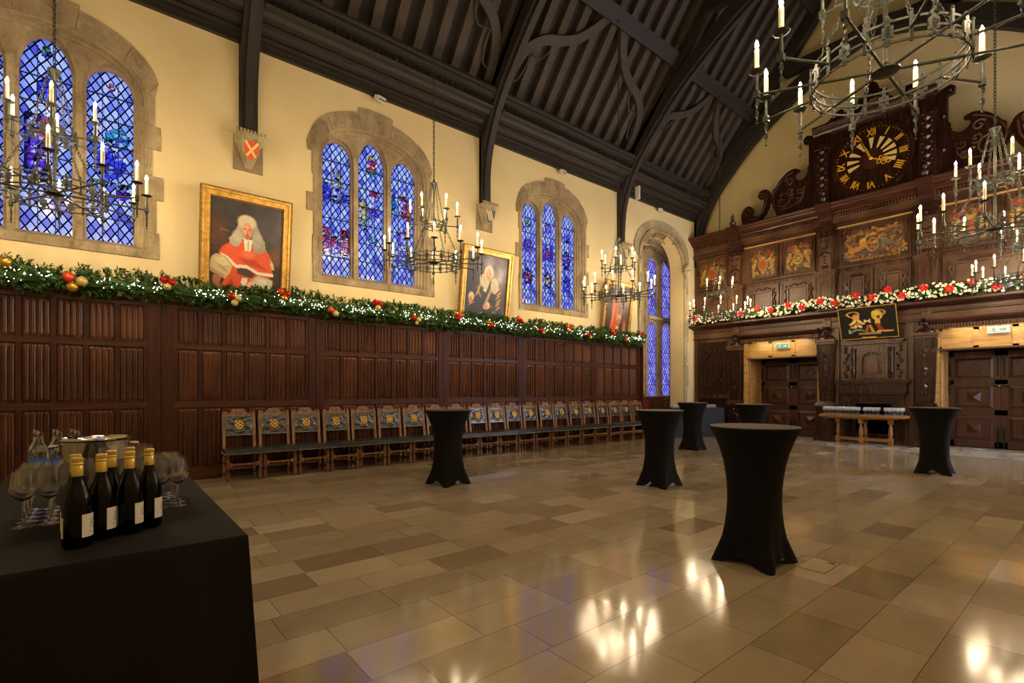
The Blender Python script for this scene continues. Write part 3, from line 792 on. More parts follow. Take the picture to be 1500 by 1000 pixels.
for (a, b, n, pos, lo, hi) in SEC:
    t_ = thing('wall_panelling', 'dark oak linenfold panelling section '+pos, 'panelling', ((a+b)/2, PF, 0))
    m = MB()
    m.box(lo, hi, PF+.02, 9.2, 0, 2.70)
    pitch = (b-a)/n
    for i in range(n+1):
        x = a+pitch*i; m.box(x-.028, x+.028, PF-.008, PF+.02, .1, 2.70)
    m.box(lo+.004, a-.02, PF-.018, PF+.02, 0, 2.70); m.box(b+.02, hi-.004, PF-.018, PF+.02, 0, 2.70)
    m.build('stiles', M['linenf'], t_, world=True, smooth=False)
    m = MB()
    for z0, z1 in ((0,.20),(1.13,1.22),(2.03,2.10),(2.64,2.70)): m.box(a-.02, b+.02, PF-.012, PF+.02, z0, z1)
    m.build('rails', M['linenx'], t_, world=True, smooth=False)
    m = MB()
    m.sweep([(PF+.08,2.70),(PF-.05,2.70),(PF-.06,2.72),(PF-.10,2.735),(PF-.10,2.755),(9.2,2.755),(9.2,2.70)], lo, hi)
    m.build('ledge', M['linenx'], t_, world=True, smooth=False)
    for (z0, z1) in ((.22,1.11),(1.24,2.01),(2.12,2.62)):
        for i in range(n):
            linenfold(a+pitch*i+.034, a+pitch*(i+1)-.034, z0, z1).build('linenfold_panel', M['linen'], t_, world=True, smooth=20)
for (x0, x1, pos) in ((.64,.72,'left of the chairs'),(2.94,2.94,'between the first and second sections'),(5.60,5.60,''),(7.79,7.79,''),): pass
# end return of the panelling
tag(MB().box(12.46, 12.50, 9.02, 9.2, 0, 2.755).build('panelling_end_board', M['linenf'], smooth=False), 'narrow oak end board closing the panelling beside the bay', 'board')

# ================================================================ GARLANDS
def needle_twig(m, c, d, L, n, rr, wid=.006):
    c = Vector(c); d = Vector(d).normalized(); u = d.orthogonal().normalized(); w_ = d.cross(u)
    for k in range(n):
        a = rr.random()*2*PI; t_ = rr.uniform(0, .75)
        o = u*math.cos(a)+w_*math.sin(a)
        p = c+d*L*t_; q = p+(d*.62+o*.75)*L*.48
        s_ = d.cross(o)*wid
        m.add([p-s_, p+s_, q+s_*.5, q-s_*.5], [(0,1,2,3)])
rr = random.Random(3)
gl = thing('fir_garland', 'long green fir garland with fairy lights on the linenfold panelling ledge', 'garland', (5.2, 8.98, 2.76))
m = MB(); x = -1.9; fl = MB()
GX0, GX1 = -1.9, 12.42
while x < GX1:
    zc = 2.90+.025*math.sin(x*3.1); yc = 8.99+.02*math.sin(x*2.3)
    for k in range(5):
        a = rr.random()*2*PI; rad = .16*math.sqrt(rr.random())
        c = (x+rr.uniform(-.03,.03), yc+math.cos(a)*rad*.8, zc+math.sin(a)*rad)
        if c[1] > 9.1: continue
        X9 = 1
        d = (rr.uniform(-.9,.9), math.cos(a)-.25, math.sin(a)*1.0+.15)
        needle_twig(m, c, d, rr.uniform(.08,.12), 12, rr, .010)
    x += .022
m.build('fir_foliage', M['fir'], gl, world=True, smooth=False)['kind'] = 'stuff'
MB().tube([(GX0+i*(GX1-GX0)/40, 9.0, 2.88) for i in range(41)], .09, 8).build('garland_core', M['fir'], gl, world=True)
for i in range(760):
    X_ = GX0+rr.random()*(GX1-GX0)
    if math.sin(X_*5.4)+.7*math.sin(X_*11.1+1) < -.1 and rr.random() < .8: continue
    a = rr.uniform(-.6, .75)+PI*1.0
    c = (X_, 8.99-rr.uniform(.12,.16), 2.885+rr.gauss(0,.045))
    fl.ball(c, rr.uniform(.0045,.0085), 5, 4)
fl.build('fairy_lights', M['fairy'], gl, world=True, smooth=False)['kind'] = 'stuff'
# baubles in clusters along the garland
BX = [(-.94,2.995,'G'),(-.30,2.86,'oyg'),(.73,2.975,'rRy'),(1.60,2.84,'ryy'),(2.33,3.0,'org'),(3.15,2.78,'oy'),(3.98,3.01,'rRy'),(4.79,2.79,'ryw'),(5.77,2.98,'gor'),(6.62,2.86,'gR'),(7.47,3.03,'or'),(8.18,2.815,'Rg'),(9.1,2.97,'oRg'),(9.86,2.815,'rg'),(10.84,2.975,'Rr'),(11.4,2.825,'o'),(12.07,3.02,'R')]
places = ['at the left edge of the garland','on the garland below the nearest window','on the garland left of the red-robed portrait','on the garland under the red-robed portrait','beside the right foot of the red-robed portrait','at the lower edge of the garland, left under the second window','in front of the round wooden plaque','at the lower edge of the garland, right under the second window','at the left foot of the middle portrait','under the middle portrait','beside the right foot of the middle portrait','at the lower edge, left under the third window','on the garland under the third window','at the lower edge, right under the third window','at the foot of the farthest portrait','low on the garland near its far end','at the far tip of the garland']
bm_ = {'o':('orange_bauble','orange-red'),'r':('red_bauble','red'),'R':('red_bauble','glossy crimson'),'g':('gold_bauble','gold'),'G':('gold_bauble','large gold'),'y':('pale_bauble','pale gold'),'w':('pale_bauble','small pale'),}
for (X_, z, code), pl in zip(BX, places):
    offs = [(-.045,.03),(.05,.0),(-.0,-.075)] if len(code) == 3 else [(-.04,.03),(.04,-.03)] if len(code) == 2 else [(0,0)]
    if X_ in (-.30,): offs = [(-.05,.03),(.085,-.01),(-.01,-.10)]
    seen = {}
    for ch, (dx, dz) in zip(code, offs):
        mt, nm = bm_[ch]; r = .052 if ch not in 'wG' else (.035 if ch == 'w' else .07)
        if X_ == -.30: r *= 1.25
        seen[ch] = seen.get(ch, 0)+1
        nm2 = nm if seen[ch] == 1 else 'second '+nm
        c = (X_+dx, 8.82-.01*len(seen), z+dz)
        t_ = thing('bauble', '%s bauble %s' % (nm2, pl), 'bauble', (c[0], c[1], c[2]-r), group='baubles on the fir garland')
        MB().ball(c, r, 16, 10).build('globe', M[mt], t_, world=True)
        MB().lathe([(.012,0),(.012,.014),(.006,.016)], (c[0], c[1], c[2]+r*.97), 8).build('cap', M['brass'], t_, world=True)

# garland of flowers on the screen ledge
g2 = thing('flower_garland', 'garland of leaves and cream flowers along the ledge of the carved screen', 'garland', (15.3, CY, 3.6))
m = MB(); fw = MB(); fl = MB(); y = -.9
while y < 9.25:
    zc = 3.76+.03*math.sin(y*2.7)
    for k in range(4):
        a = rr.random()*2*PI; rad = .14*math.sqrt(rr.random())
        c = Vector((15.32+math.cos(a)*rad*.8, y+rr.uniform(-.04,.04), zc+math.sin(a)*rad*.9))
        d = Vector((math.cos(a)-.3, rr.uniform(-1,1), math.sin(a)+.1)).normalized(); s_ = d.orthogonal().normalized()*.02; L = rr.uniform(.07,.11)
        m.add([c, c+d*L*.5+s_, c+d*L, c+d*L*.5-s_], [(0,1,2,3)])
    for k in range(1):
        a = rr.uniform(PI*.55, PI*1.5); c = Vector((15.32+math.cos(a)*.15, y+rr.uniform(-.03,.03), zc+math.sin(a)*.13*rr.uniform(.6,1.3)))
        for q in range(5):
            an = q*2*PI/5+rr.random()*.5; o = Vector((-.35, math.cos(an), math.sin(an)))
            u = o.cross(Vector((1,0,0))).normalized()*.018; L = rr.uniform(.030,.046)
            fw.add([c, c+o*L*.6+u, c+o*L+Vector((-.005,0,0)), c+o*L*.6-u], [(0,1,2,3)])
    y += .02
m.build('green_leaves', M['leaf'], g2, world=True, smooth=False)['kind'] = 'stuff'
fw.build('cream_flowers', M['cream_flower'], g2, world=True, smooth=False)['kind'] = 'stuff'
MB().tube([(15.34, -.9+i*.254, 3.74) for i in range(41)], .07, 8).build('garland_core', M['leaf'], g2, world=True)
for i in range(300):
    Y_ = -.9+10.1*rr.random()**.8 if False else rr.uniform(-.9, 9.2); a = rr.uniform(PI*.6, PI*1.45)
    fl.ball((15.32+math.cos(a)*.17, Y_, 3.76+math.sin(a)*.13), .006, 5, 4)
fl.build('fairy_lights', M['fairy'], g2, world=True, smooth=False)['kind'] = 'stuff'
PO = [(9.27,3.80),(8.89,3.74),(8.15,3.81),(7.36,3.74),(6.86,3.83),(6.47,3.74),(5.99,3.82),(5.63,3.71),(5.17,3.82),(4.82,3.72),(4.33,3.85),(3.99,3.75),(3.65,3.90),(3.37,3.71),(2.95,3.83),(2.48,3.74),(2.07,3.82),(1.69,3.68),(1.2,3.8),(.6,3.75),(0,3.83)]
pp = ['at the far left tip of the ledge garland','second from the left tip of the ledge garland','behind the left side of the farthest chandelier','beside the farthest chandelier','high above the left door, left one','low above the left door','high above the left door, right one','low above the right end of the left door','high above the column right of the left door','just left of the black crest board','at the left corner of the black crest board','above the left figure of the black crest board','high above the middle of the black crest board','at the right corner of the black crest board','above the column left of the right door','first above the right door','high above the right door','low over the right door sign','near the right edge, first','near the right edge, second','near the right edge, last']
for (Y_, z), pl in zip(PO, pp):
    m = MB(); c = Vector((15.12, Y_, z))
    for ring, (n, L, tl) in enumerate(((6,.112,-.15),(5,.08,-.5))):
        for q in range(n):
            an = q*2*PI/n+ring*.4+Y_; o = Vector((tl, math.cos(an), math.sin(an))).normalized(); u = o.cross(Vector((1,0,0))).normalized()*L*.3
            m.add([c, c+o*L*.5+u, c+o*L, c+o*L*.5-u, c+o*L*.5+Vector((-.012,0,0))], [(0,1,4),(1,2,4),(2,3,4),(3,0,4)])
    t_ = thing('poinsettia', 'red poinsettia flower '+pl, 'flower', tuple(c), group='red poinsettias on the screen garland')
    m.build('petals', M['poin'], t_, world=True, smooth=False)
    mm = MB()
    for q in range(4): mm.ball((c.x-.02, c.y+.01*math.cos(q*1.6), c.z+.01*math.sin(q*1.6)), .007, 5, 4)
    mm.build('stamens', M['gold'], t_, world=True, smooth=False)

# ================================================================ PAINTED THINGS
def paintgrid(name, parent, fn, w, h, nx, ny, colf, mat=None):
    """flat painted surface: fn(x,z)->world for x in 0..w, z in 0..h ; colf(U,V) arrays -> rgb (sRGB 0..255)"""
    U, V = np.meshgrid(np.linspace(0, 1, nx+1), np.linspace(0, 1, ny+1))
    rgb = colf(U, V).reshape(-1, 3)/255.0
    lin = np.where(rgb <= .04045, rgb/12.92, ((rgb+.055)/1.055)**2.4)
    cols = np.concatenate([lin, np.ones((lin.shape[0], 1))], 1).astype(np.float32)
    vs = [fn(u*w, v*h) for u, v in zip(U.ravel(), V.ravel())]
    org = Vector((0,0,0)); q = parent
    while q is not None: org += q.location; q = q.parent
    vs = [(a[0]-org.x, a[1]-org.y, a[2]-org.z) for a in vs]
    fs = [(j*(nx+1)+i, j*(nx+1)+i+1, (j+1)*(nx+1)+i+1, (j+1)*(nx+1)+i) for j in range(ny) for i in range(nx)]
    me = bpy.data.meshes.new(name); me.from_pydata(vs, [], fs); me.materials.append(mat or M['paint'])
    ca = me.color_attributes.new('Col', 'FLOAT_COLOR', 'POINT'); ca.data.foreach_set('color', cols.ravel())
    o = bpy.data.objects.new(name, me); COL.objects.link(o); o.parent = parent; return o
def ell(U, V, cx, cy, rx, ry, soft=.15, rot=0):
    c, s_ = math.cos(rot), math.sin(rot); x = (U-cx)*c+(V-cy)*s_; y = -(U-cx)*s_+(V-cy)*c
    d = np.sqrt((x/rx)**2+(y/ry)**2); return np.clip((1-d)/soft+.5, 0, 1)
def pol(U, V, pts):
    ins = np.zeros(U.shape, bool); n = len(pts)
    for i in range(n):
        x1, y1 = pts[i]; x2, y2 = pts[(i+1) % n]
        c = ((y1 > V) != (y2 > V)) & (U < (x2-x1)*(V-y1)/((y2-y1) if y2 != y1 else 1e-9)+x1); ins ^= c
    return ins.astype(float)
class Pic:
    def __init__(s, U, V, bg): s.U = U; s.V = V; s.c = np.ones(U.shape+(3,))*np.array(bg, float); s.r = np.random.RandomState(5)
    def blob(s, msk, col): m_ = msk[..., None]; s.c = s.c*(1-m_)+np.array(col, float)*m_; return s
    def e(s, col, *a, **k): return s.blob(ell(s.U, s.V, *a, **k), col)
    def p(s, col, pts): return s.blob(pol(s.U, s.V, pts), col)
    def tex(s, amt, f=9):
        U, V = s.U, s.V; q = 0
        for k in range(6):
            a, b, ph = s.r.uniform(-f, f)*(k+1)*.6, s.r.uniform(-f, f)*(k+1)*.6, s.r.uniform(0, 6); q = q+np.sin(U*a*3+V*b*3+ph+1.2*np.sin(V*b*5))/(k*.6+1)
        s.c = np.clip(s.c*(1+amt*q[..., None]), 0, 255); return s
def judge_red(U, V):
    P = Pic(U, V, (34,30,28)); P.e((66,62,64), .75, .85, .5, .35, .9); P.e((50,45,42), .3, .9, .4, .2, .8); P.e((84,50,30), .10, .62, .12, .22, .8); P.e((96,60,34), .9,.46,.12,.1,.9); P.tex(.10, 6)
    P.p((150,84,44), [(.12,.70),(.25,.68),(.25,.67),(.12,.69)])
    P.p((44,26,16), [(.84,.0),(1,0),(1,.35),(.88,.38)])
    P.p((196,180,132), [(.68,.58),(.76,.55),(.88,.40),(.90,.33),(.82,.36)])                 # pale mantle edge
    P.e((196,66,28), .47,.16,.40,.22,.12); P.p((200,70,30), [(.12,0),(.20,.20),(.86,.2),(.84,0)])
    P.p((150,48,20), [(.14,.02),(.30,.2),(.34,.1),(.24,0)]); P.p((218,104,60), [(.50,0),(.56,.24),(.66,.2),(.66,0)])
    P.p((222,212,186), [(.38,0),(.44,.22),(.52,.22),(.47,0)])
    P.e((212,78,34), .48,.43,.36,.17,.08); P.p((214,80,36), [(.14,.44),(.28,.58),(.66,.60),(.84,.38),(.88,.30),(.50,.30),(.34,.33)])
    P.p((184,60,26), [(.36,.42),(.5,.36),(.8,.32),(.6,.42)]); P.e((228,110,64), .52,.47,.10,.04,.9)
    P.p((226,214,184), [(.13,.45),(.24,.42),(.36,.345),(.50,.355),(.66,.30),(.88,.295),(.89,.26),(.66,.265),(.50,.32),(.36,.31),(.22,.385)])
    P.p((62,44,40), [(.36,.31),(.50,.32),(.62,.27),(.58,.22),(.38,.25)])
    P.p((186,168,120), [(.03,.40),(.08,.43),(.20,.42),(.31,.345),(.27,.24),(.20,.185),(.08,.235),(.0,.25),(.0,.34)]); P.p((206,190,146), [(.05,.39),(.18,.405),(.27,.33),(.14,.31)]); P.p((158,140,98), [(.0,.25),(.20,.185),(.22,.22),(.02,.285)]); P.e((160,142,100), .18,.29,.08,.015,.6,rot=-.5)
    P.p((184,178,150), [(.60,.225),(.66,.255),(.80,.24),(.875,.22),(.87,.12),(.84,.06),(.72,.09),(.60,.15)]); P.p((204,198,174), [(.63,.22),(.78,.225),(.80,.15),(.66,.17)]); P.e((156,150,124), .73,.12,.1,.012,.6,rot=-.2)
    P.e((150,96,66), .09,.17,.05,.06,.3); P.p((40,26,20), [(.13,.11),(.17,.13),(.2,.18),(.16,.2)])
    P.e((220,176,146), .57,.13,.06,.06,.3); 
    for k in range(4): P.e((196,150,120), .545+.025*k,.09,.012,.03,.4)
    P.p((172,164,142), [(.26,.56),(.31,.53),(.38,.535),(.43,.60),(.46,.70),(.50,.86),(.46,.87),(.40,.85),(.37,.76),(.31,.66),(.25,.61)]); P.p((150,144,126), [(.50,.86),(.56,.86),(.62,.80),(.68,.70),(.75,.62),(.76,.54),(.70,.49),(.60,.50),(.56,.60),(.57,.70)]); P.e((186,178,154), .50,.80,.12,.07,.25)
    P.e((196,188,164), .47,.80,.11,.07,.4); P.e((188,180,158), .36,.64,.07,.06,.6); P.e((166,160,144), .63,.63,.07,.09,.6)
    P.tex(.02, 20)
    P.p((232,224,206), [(.44,.64),(.57,.62),(.55,.50),(.47,.505)]); P.p((176,168,150), [(.505,.61),(.52,.61),(.52,.51),(.50,.51)])
    P.e((208,142,110), .495,.705,.068,.088,.12); P.e((226,166,132), .48,.72,.035,.05,.6); P.e((176,104,78), .5,.645,.04,.02,.6)
    P.e((96,58,46), .468,.728,.016,.007,.4); P.e((96,58,46), .525,.725,.016,.007,.4); P.e((150,64,52), .497,.667,.022,.007,.4); P.e((188,116,88), .497,.695,.011,.025,.5)
    return P.c
def judge_black(U, V):
    P = Pic(U, V, (78,72,76)); P.e((138,132,138), .66,.76,.30,.22,.9); P.e((40,34,36), .1,.3,.3,.45,.7); P.e((60,40,48), .9,.4,.2,.2,.8); P.tex(.14, 7)
    P.p((26,24,28), [(.08,0),(.16,.36),(.30,.56),(.44,.66),(.66,.62),(.84,.5),(.92,.2),(.92,0)])
    P.e((22,20,24), .5,.3,.34,.3,.1); P.p((176,136,60), [(.34,.60),(.40,.60),(.30,.42),(.24,.38)]); P.p((180,140,66), [(.62,.56),(.68,.56),(.50,.24),(.44,.24)]); P.p((172,134,60), [(.40,.16),(.46,.18),(.36,.0),(.30,.0)])
    for k in range(6): P.e((166,130,66), .80+.02*(k%2), .52-.055*k, .07, .02, .5, rot=.5)
    for k in range(4): P.e((150,118,60), .30+.02*k, .50-.03*k, .05, .012, .5, rot=-.8)
    for k in range(3): P.e((120,96,50), .72+.08*(k%2), .08+.05*k, .05,.018,.6)
    P.e((200,190,150), .44,.62,.13,.09,.2,rot=-.7); P.e((196,186,148), .70,.57,.10,.12,.2,rot=.3); P.e((212,204,170), .54,.76,.115,.10,.15)
    P.p((206,196,160), [(.50,.64),(.58,.64),(.50,.46),(.42,.48)]); P.tex(.03, 20)
    P.e((214,156,118), .535,.72,.07,.08,.15); P.e((232,184,146), .52,.74,.04,.04,.7); P.e((104,64,50), .505,.735,.014,.007,.4); P.e((104,64,50), .565,.735,.014,.007,.4); P.e((160,74,58), .535,.68,.022,.007,.4)
    P.e((206,190,150), .155,.375,.07,.07,.2); P.e((196,124,90), .145,.32,.05,.055,.25); P.e((206,196,160), .56,.27,.06,.055,.2); P.e((206,142,104), .50,.25,.055,.045,.25); P.e((150,30,24), .66,.26,.035,.03,.4)
    P.p((190,160,90), [(.10,.24),(.24,.30),(.24,.31),(.10,.25)])
    return P.c
def robe_red(U, V):
    P = Pic(U, V, (66,44,34)); P.e((150,140,140), .6,.84,.4,.2,.9); P.e((38,24,20), .1,.4,.2,.6,.5); P.e((110,80,66), .66,.6,.2,.2,.9); P.tex(.1, 6)
    P.p((196,70,30), [(.18,0),(.28,.4),(.26,.72),(.42,.76),(.52,.55),(.62,.3),(.58,0)]); P.e((222,110,60), .34,.5,.05,.24,.8); P.p((150,46,22), [(.42,.7),(.48,.6),(.38,.2),(.34,.1)])
    P.e((200,160,110), .58,.40,.10,.075,.25); P.e((170,120,80), .60,.34,.07,.06,.3); P.p((236,180,110), [(.38,0),(.52,.24),(.60,.22),(.50,0)]); P.e((150,60,30), .82,.2,.09,.2,.4); P.e((160,120,60), .84,.2,.05,.12,.6)
    P.p((30,18,14), [(.66,0),(.66,.25),(.74,.3),(.76,0)]); P.tex(.05, 14); return P.c
def portrait(label, X0, X1, ztop, fw, colf, yb=9.10, yt=8.87, z0=2.76):
    w_ = X1-X0; h_ = ztop-z0
    t_ = thing('portrait', label, 'painting', ((X0+X1)/2, (yb+yt)/2, z0))
    lean = (yt-yb)/h_
    fn = lambda u, v, q: (X0+u, yb+lean*v+.055-q, z0+v)
    fr = MB()
    rect = lambda d: [(d, d), (w_-d, d), (w_-d, h_-d), (d, h_-d)]
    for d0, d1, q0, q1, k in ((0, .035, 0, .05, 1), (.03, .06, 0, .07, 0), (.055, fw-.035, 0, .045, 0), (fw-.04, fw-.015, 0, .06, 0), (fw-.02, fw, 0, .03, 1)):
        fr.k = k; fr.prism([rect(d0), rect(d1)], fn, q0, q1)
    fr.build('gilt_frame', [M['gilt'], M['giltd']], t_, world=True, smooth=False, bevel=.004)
    b = MB(); n = int(h_/.035)
    for k in range(n):
        for u in (.018, w_-.018): b.ball(fn(u, .02+k*(h_-.04)/n, .052), .009, 5, 4)
    for k in range(int(w_/.035)): b.ball(fn(.02+k*.035, h_-.018, .052), .009, 5, 4)
    b.build('bead_moulding', M['gilt'], t_, world=True)
    MB().prism([rect(.01)], fn, -.01, .0).build('backing_board', M['giltd'], t_, world=True, smooth=False)
    a = fw-.006
    paintgrid('canvas', t_, lambda x, z: fn(a+x, a+z, .022), w_-2*a, h_-2*a, 110, 150, colf)
portrait('gilt framed portrait of a seated judge in a red robe and long wig', 1.15, 2.49, 4.56, .15, judge_red)
portrait('gilt framed portrait of a wigged man in black and gold robes', 5.95, 7.37, 4.54, .15, judge_black)
portrait('gilt framed portrait with a red robe, partly behind the third chandelier', 10.64, 11.92, 4.44, .12, robe_red)
# round wooden plaque behind the garland
pq = thing('wooden_plaque', 'round-topped brown wooden plaque behind the garland under the second window', 'plaque', (4.14, 9.15, 2.76))
MB().prism([arch(4.14, .19, 2.76, 3.0, 3.14, 10)], mapY(9.13), 0, .04).build('backboard', M['red'], pq, world=True, smooth=False)
MB().prism([arch(4.14, .15, 2.78, 2.98, 3.10, 10)], mapY(9.115), 0, .015).build('carved_face', M['door'], pq, world=True, smooth=False)
# small cameras and projectors on the cornice
def device(x, z, y, label, rz=0):
    t_ = thing('wall_camera', label, 'camera', (x, y, z))
    m = MB(); Mx = Matrix.Translation((0, -.13, .02)) @ Matrix.Rotation(.35, 4, 'X') @ Matrix.Rotation(.5+rz, 4, 'Z')
    m.obox(Mx, .22, .11, .10); m.build('housing', M['white_plastic'], t_, smooth=False, bevel=.006)
    MB().obox(Mx @ Matrix.Translation((.0,-.056,-.01)), .20, .004, .03).build('vent_slot', M['grey_plastic'], t_, smooth=False)
    MB().tube([(0,0,.04),(0,-.04,.05),(0,-.1,.04)], .015, 6).ball((0,-.06,.09), .03, 8, 6).build('bracket', M['grey_plastic'], t_)
    MB().tube([(-.12,-.1,.0),(-.17,-.08,.05),(-.15,-.03,.09),(-.05,-.0,.1)], .006, 5).build('cable', M['black_iron'], t_)
device(4.15, 7.0, 9.2, 'small white camera under the cornice above the second window')
device(9.15, 6.98, 9.2, 'small white camera under the cornice above the third window')
device(13.45, 6.98, 9.2, 'small white camera under the cornice above the tall bay')
tag(MB().box(11.80, 11.86, 8.66, 8.80, 6.85, 7.22).build('sensor_box', M['white_plastic'], smooth=False, bevel=.008), 'narrow white sensor box on the side of the third roof post', 'sensor')
# ================================================================ CHANDELIERS
def chain(m, p0, p1, link=.05, wr=.0045, lw=.012):
    p0 = Vector(p0); p1 = Vector(p1); L = (p1-p0).length; n = max(2, int(L/(link*.72))); d = (p1-p0)/n; dn = d.normalized(); u = dn.orthogonal().normalized(); w_ = dn.cross(u)
    for i in range(n):
        c = p0+d*(i+.5); s_ = u if i % 2 else w_
        pts = []
        for k in range(8):
            a = 2*PI*k/8; pts.append(c+dn*math.cos(a)*link*.5+s_*math.sin(a)*lw)
        m.tube(pts, wr, 4, closed=True)
    return m
def hoop(m, R, z, h, th, n=48):
    m.lathe([(R-th, z-h/2), (R+th, z-h/2), (R+th, z+h/2), (R-th, z+h/2), (R-th, z-h/2)], (0,0,0), n, caps=False)
def twist(m, x, y, z0, L=.18):
    n = 12; vs = []; fs = []
    for i in range(n+1):
        t_ = i/n; z = z0-L*t_; r = .017*(1-.35*t_)*(1+.25*math.sin(t_*12)) if t_ < .97 else .004
        a = t_*7
        for k in range(4):
            b = a+k*PI/2; q = 1.0 if k % 2 == 0 else .45
            vs.append((x+r*q*math.cos(b), y+r*q*math.sin(b), z))
    for i in range(n):
        for k in range(4): fs.append((i*4+k, i*4+(k+1) % 4, (i+1)*4+(k+1) % 4, (i+1)*4+k))
    m.add(vs, fs); m.ball((x, y, z0-L-.012), .009, 6, 5)
shared = {}
def mesh_obj(name, parent, mb, mat, loc, smooth=True):
    o = mb.build(name, mat, parent, smooth=smooth); o.location = loc; return o
def candle_unit(root, ang, R, r_in, z0=0.0):
    a = math.radians(ang); c, s_ = math.cos(a), math.sin(a)
    key = ('arm', round(R-r_in, 3))
    if 'cup' not in shared:
        arm_ = {}
        shared['cup'] = MB().lathe([(.004,-.004),(.03,-.002),(.052,.008),(.055,.012),(.028,.004),(.012,.02),(.016,.02)], n=16).build('drip_pan', M['iron'], root)
        shared['candle'] = MB().lathe([(.0155,.0),(.0165,.02),(.0165,.175),(.012,.182),(.004,.184)], n=12).build('candle', M['candle'], root)
        shared['bulb'] = MB().lathe([(.004,.184),(.010,.192),(.0135,.205),(.012,.222),(.006,.238),(.001,.25)], n=8).build('bulb', M['bulb'], root)
        for k in ('cup','candle','bulb'):
            ob = shared[k]; shared[k] = ob.data; bpy.data.objects.remove(ob)
    m = MB()
    x, y = c*R, s_*R
    m.cyl((c*r_in, s_*r_in, z0), (x, y, z0), .0095, n=8)
    m.box(x-.019, x+.019, y-.019, y+.019, z0-.025, z0+.025)
    m.cyl((x, y, z0+.02), (x, y, z0+.16), .0125, .011, 8)
    twist(m, x, y, z0-.02)
    arm = m.build('candle_arm', M['iron'], root)
    for k, nm in (('cup','drip_pan'),('candle','candle'),('bulb','bulb')):
        o = bpy.data.objects.new(nm, shared[k]); COL.objects.link(o); o.parent = arm; o.location = (x, y, z0+.16)
def chandelier(loc, label):
    r = thing('chandelier', label, 'chandelier', loc, group='iron candle chandeliers')
    m = MB()
    for z in (-.065, 0, .065): hoop(m, .44, z, .014, .004)
    m.build('lower_ring', M['iron'], r)
    m = MB()
    for k in range(12):
        a = math.radians(30*k+15); c, s_ = math.cos(a), math.sin(a)
        Mx = Matrix(((c, -s_, 0, c*.445), (s_, c, 0, s_*.445), (0,0,1,0), (0,0,0,1)))
        for (y0, y1, z0, z1) in ((-.03,.03,-.035,.035),(-.012,.012,-.085,.085),(-.022,.022,.055,.075),(-.022,.022,-.075,-.055)):
            m.merge(MB().box(-.004,.008,y0,y1,z0,z1), Mx)
        m.ball((c*.445, s_*.445, .095), .009, 6, 5)
        a = math.radians(30*k); c, s_ = math.cos(a), math.sin(a)
        Mx = Matrix(((c, -s_, 0, c*.445), (s_, c, 0, s_*.445), (0,0,1,0), (0,0,0,1)))
        m.merge(MB().box(-.004,.008,-.009,.009,-.085,.09), Mx); m.ball((c*.448, s_*.448, .10), .011, 6, 5)
    m.build('ring_clasps', M['iron'], r, smooth=False)
    m = MB()
    for z in (.585, .64): hoop(m, .19, z, .012, .004, 32)
    for k in range(8):
        a = math.radians(45*k+20); c, s_ = math.cos(a), math.sin(a)
        Mx = Matrix(((c, -s_, 0, c*.194), (s_, c, 0, s_*.194), (0,0,1,.612), (0,0,0,1)))
        m.merge(MB().box(-.004,.006,-.018,.018,-.045,.05), Mx); m.ball((c*.196, s_*.196, .672), .009, 6, 5)
    m.build('upper_ring', M['iron'], r, smooth=False)
    for nm, R_s, z_s, th in (('lower_spoke', .44, 0, .011), ('upper_spoke', .19, .612, .008)):
        for k in range(3):
            a = math.radians(60*k); c, s_ = math.cos(a)*R_s, math.sin(a)*R_s
            MB().cyl((-c, -s_, z_s), (c, s_, z_s), th, n=8).build(nm, M['iron'], r)
    MB().lathe([(.01,-.03),(.06,-.026),(.085,-.012),(.085,.0),(.05,.02),(.02,.05)], n=20).build('hub', M['iron'], r)
    MB().cyl((0,0,.02), (0,0,1.28), .015, n=10).build('central_rod', M['iron'], r)
    MB().lathe([(.014,1.20),(.03,1.24),(.055,1.30),(.06,1.31),(.056,1.32),(.02,1.325),(.016,1.36)], n=16).build('crown_cap', M['iron'], r)
    for k in range(4):
        a = math.radians(90*k+30); c, s_ = math.cos(a), math.sin(a)
        m = MB(); chain(m, (c*.05, s_*.05, 1.29), (c*.185, s_*.185, .66)); m.build('upper_stay_chain', M['iron'], r)
        m = MB(); chain(m, (c*.19, s_*.19, .60), (c*.435, s_*.435, .08)); m.build('lower_stay_chain', M['iron'], r)
    L = 9.93-loc[2]-.05
    m = MB(); chain(m, (0,0,1.34), (0,0,L), .062, .0055, .014); m.build('hanging_chain', M['iron'], r)
    MB().lathe([(.006,L-.02),(.03,L),(.03,L+.05),(.05,L+.08)], n=10).build('ceiling_hook', M['iron'], r)
    for k in range(12): candle_unit(r, 30*k, .80, .43)
    for k in range(6): candle_unit(r, 60*k+30, .39, .19, .612)
    return r
CH = [((-.40,7.25,3.51),'nearest chandelier, cut by the left edge, before the first window'),((4.27,7.25,3.53),'second chandelier of the left row, before the second window'),((9.1,7.25,3.55),'third chandelier of the left row, right of the third window'),((13.65,7.25,3.55),'farthest chandelier of the left row, before the carved screen'),((4.17,1.02,3.60),'large close chandelier at the top right of the photo'),((9.05,1.03,3.52),'middle chandelier of the right row, before the royal arms'),((13.45,1.06,3.50),'farthest chandelier of the right row, low by the flower garland'),((-.5,1.0,3.55),'chandelier hanging above the camera')]
first = proto(chandelier(*CH[0]))
for loc, lab in CH[1:]: dup(first, loc, 0, lab)

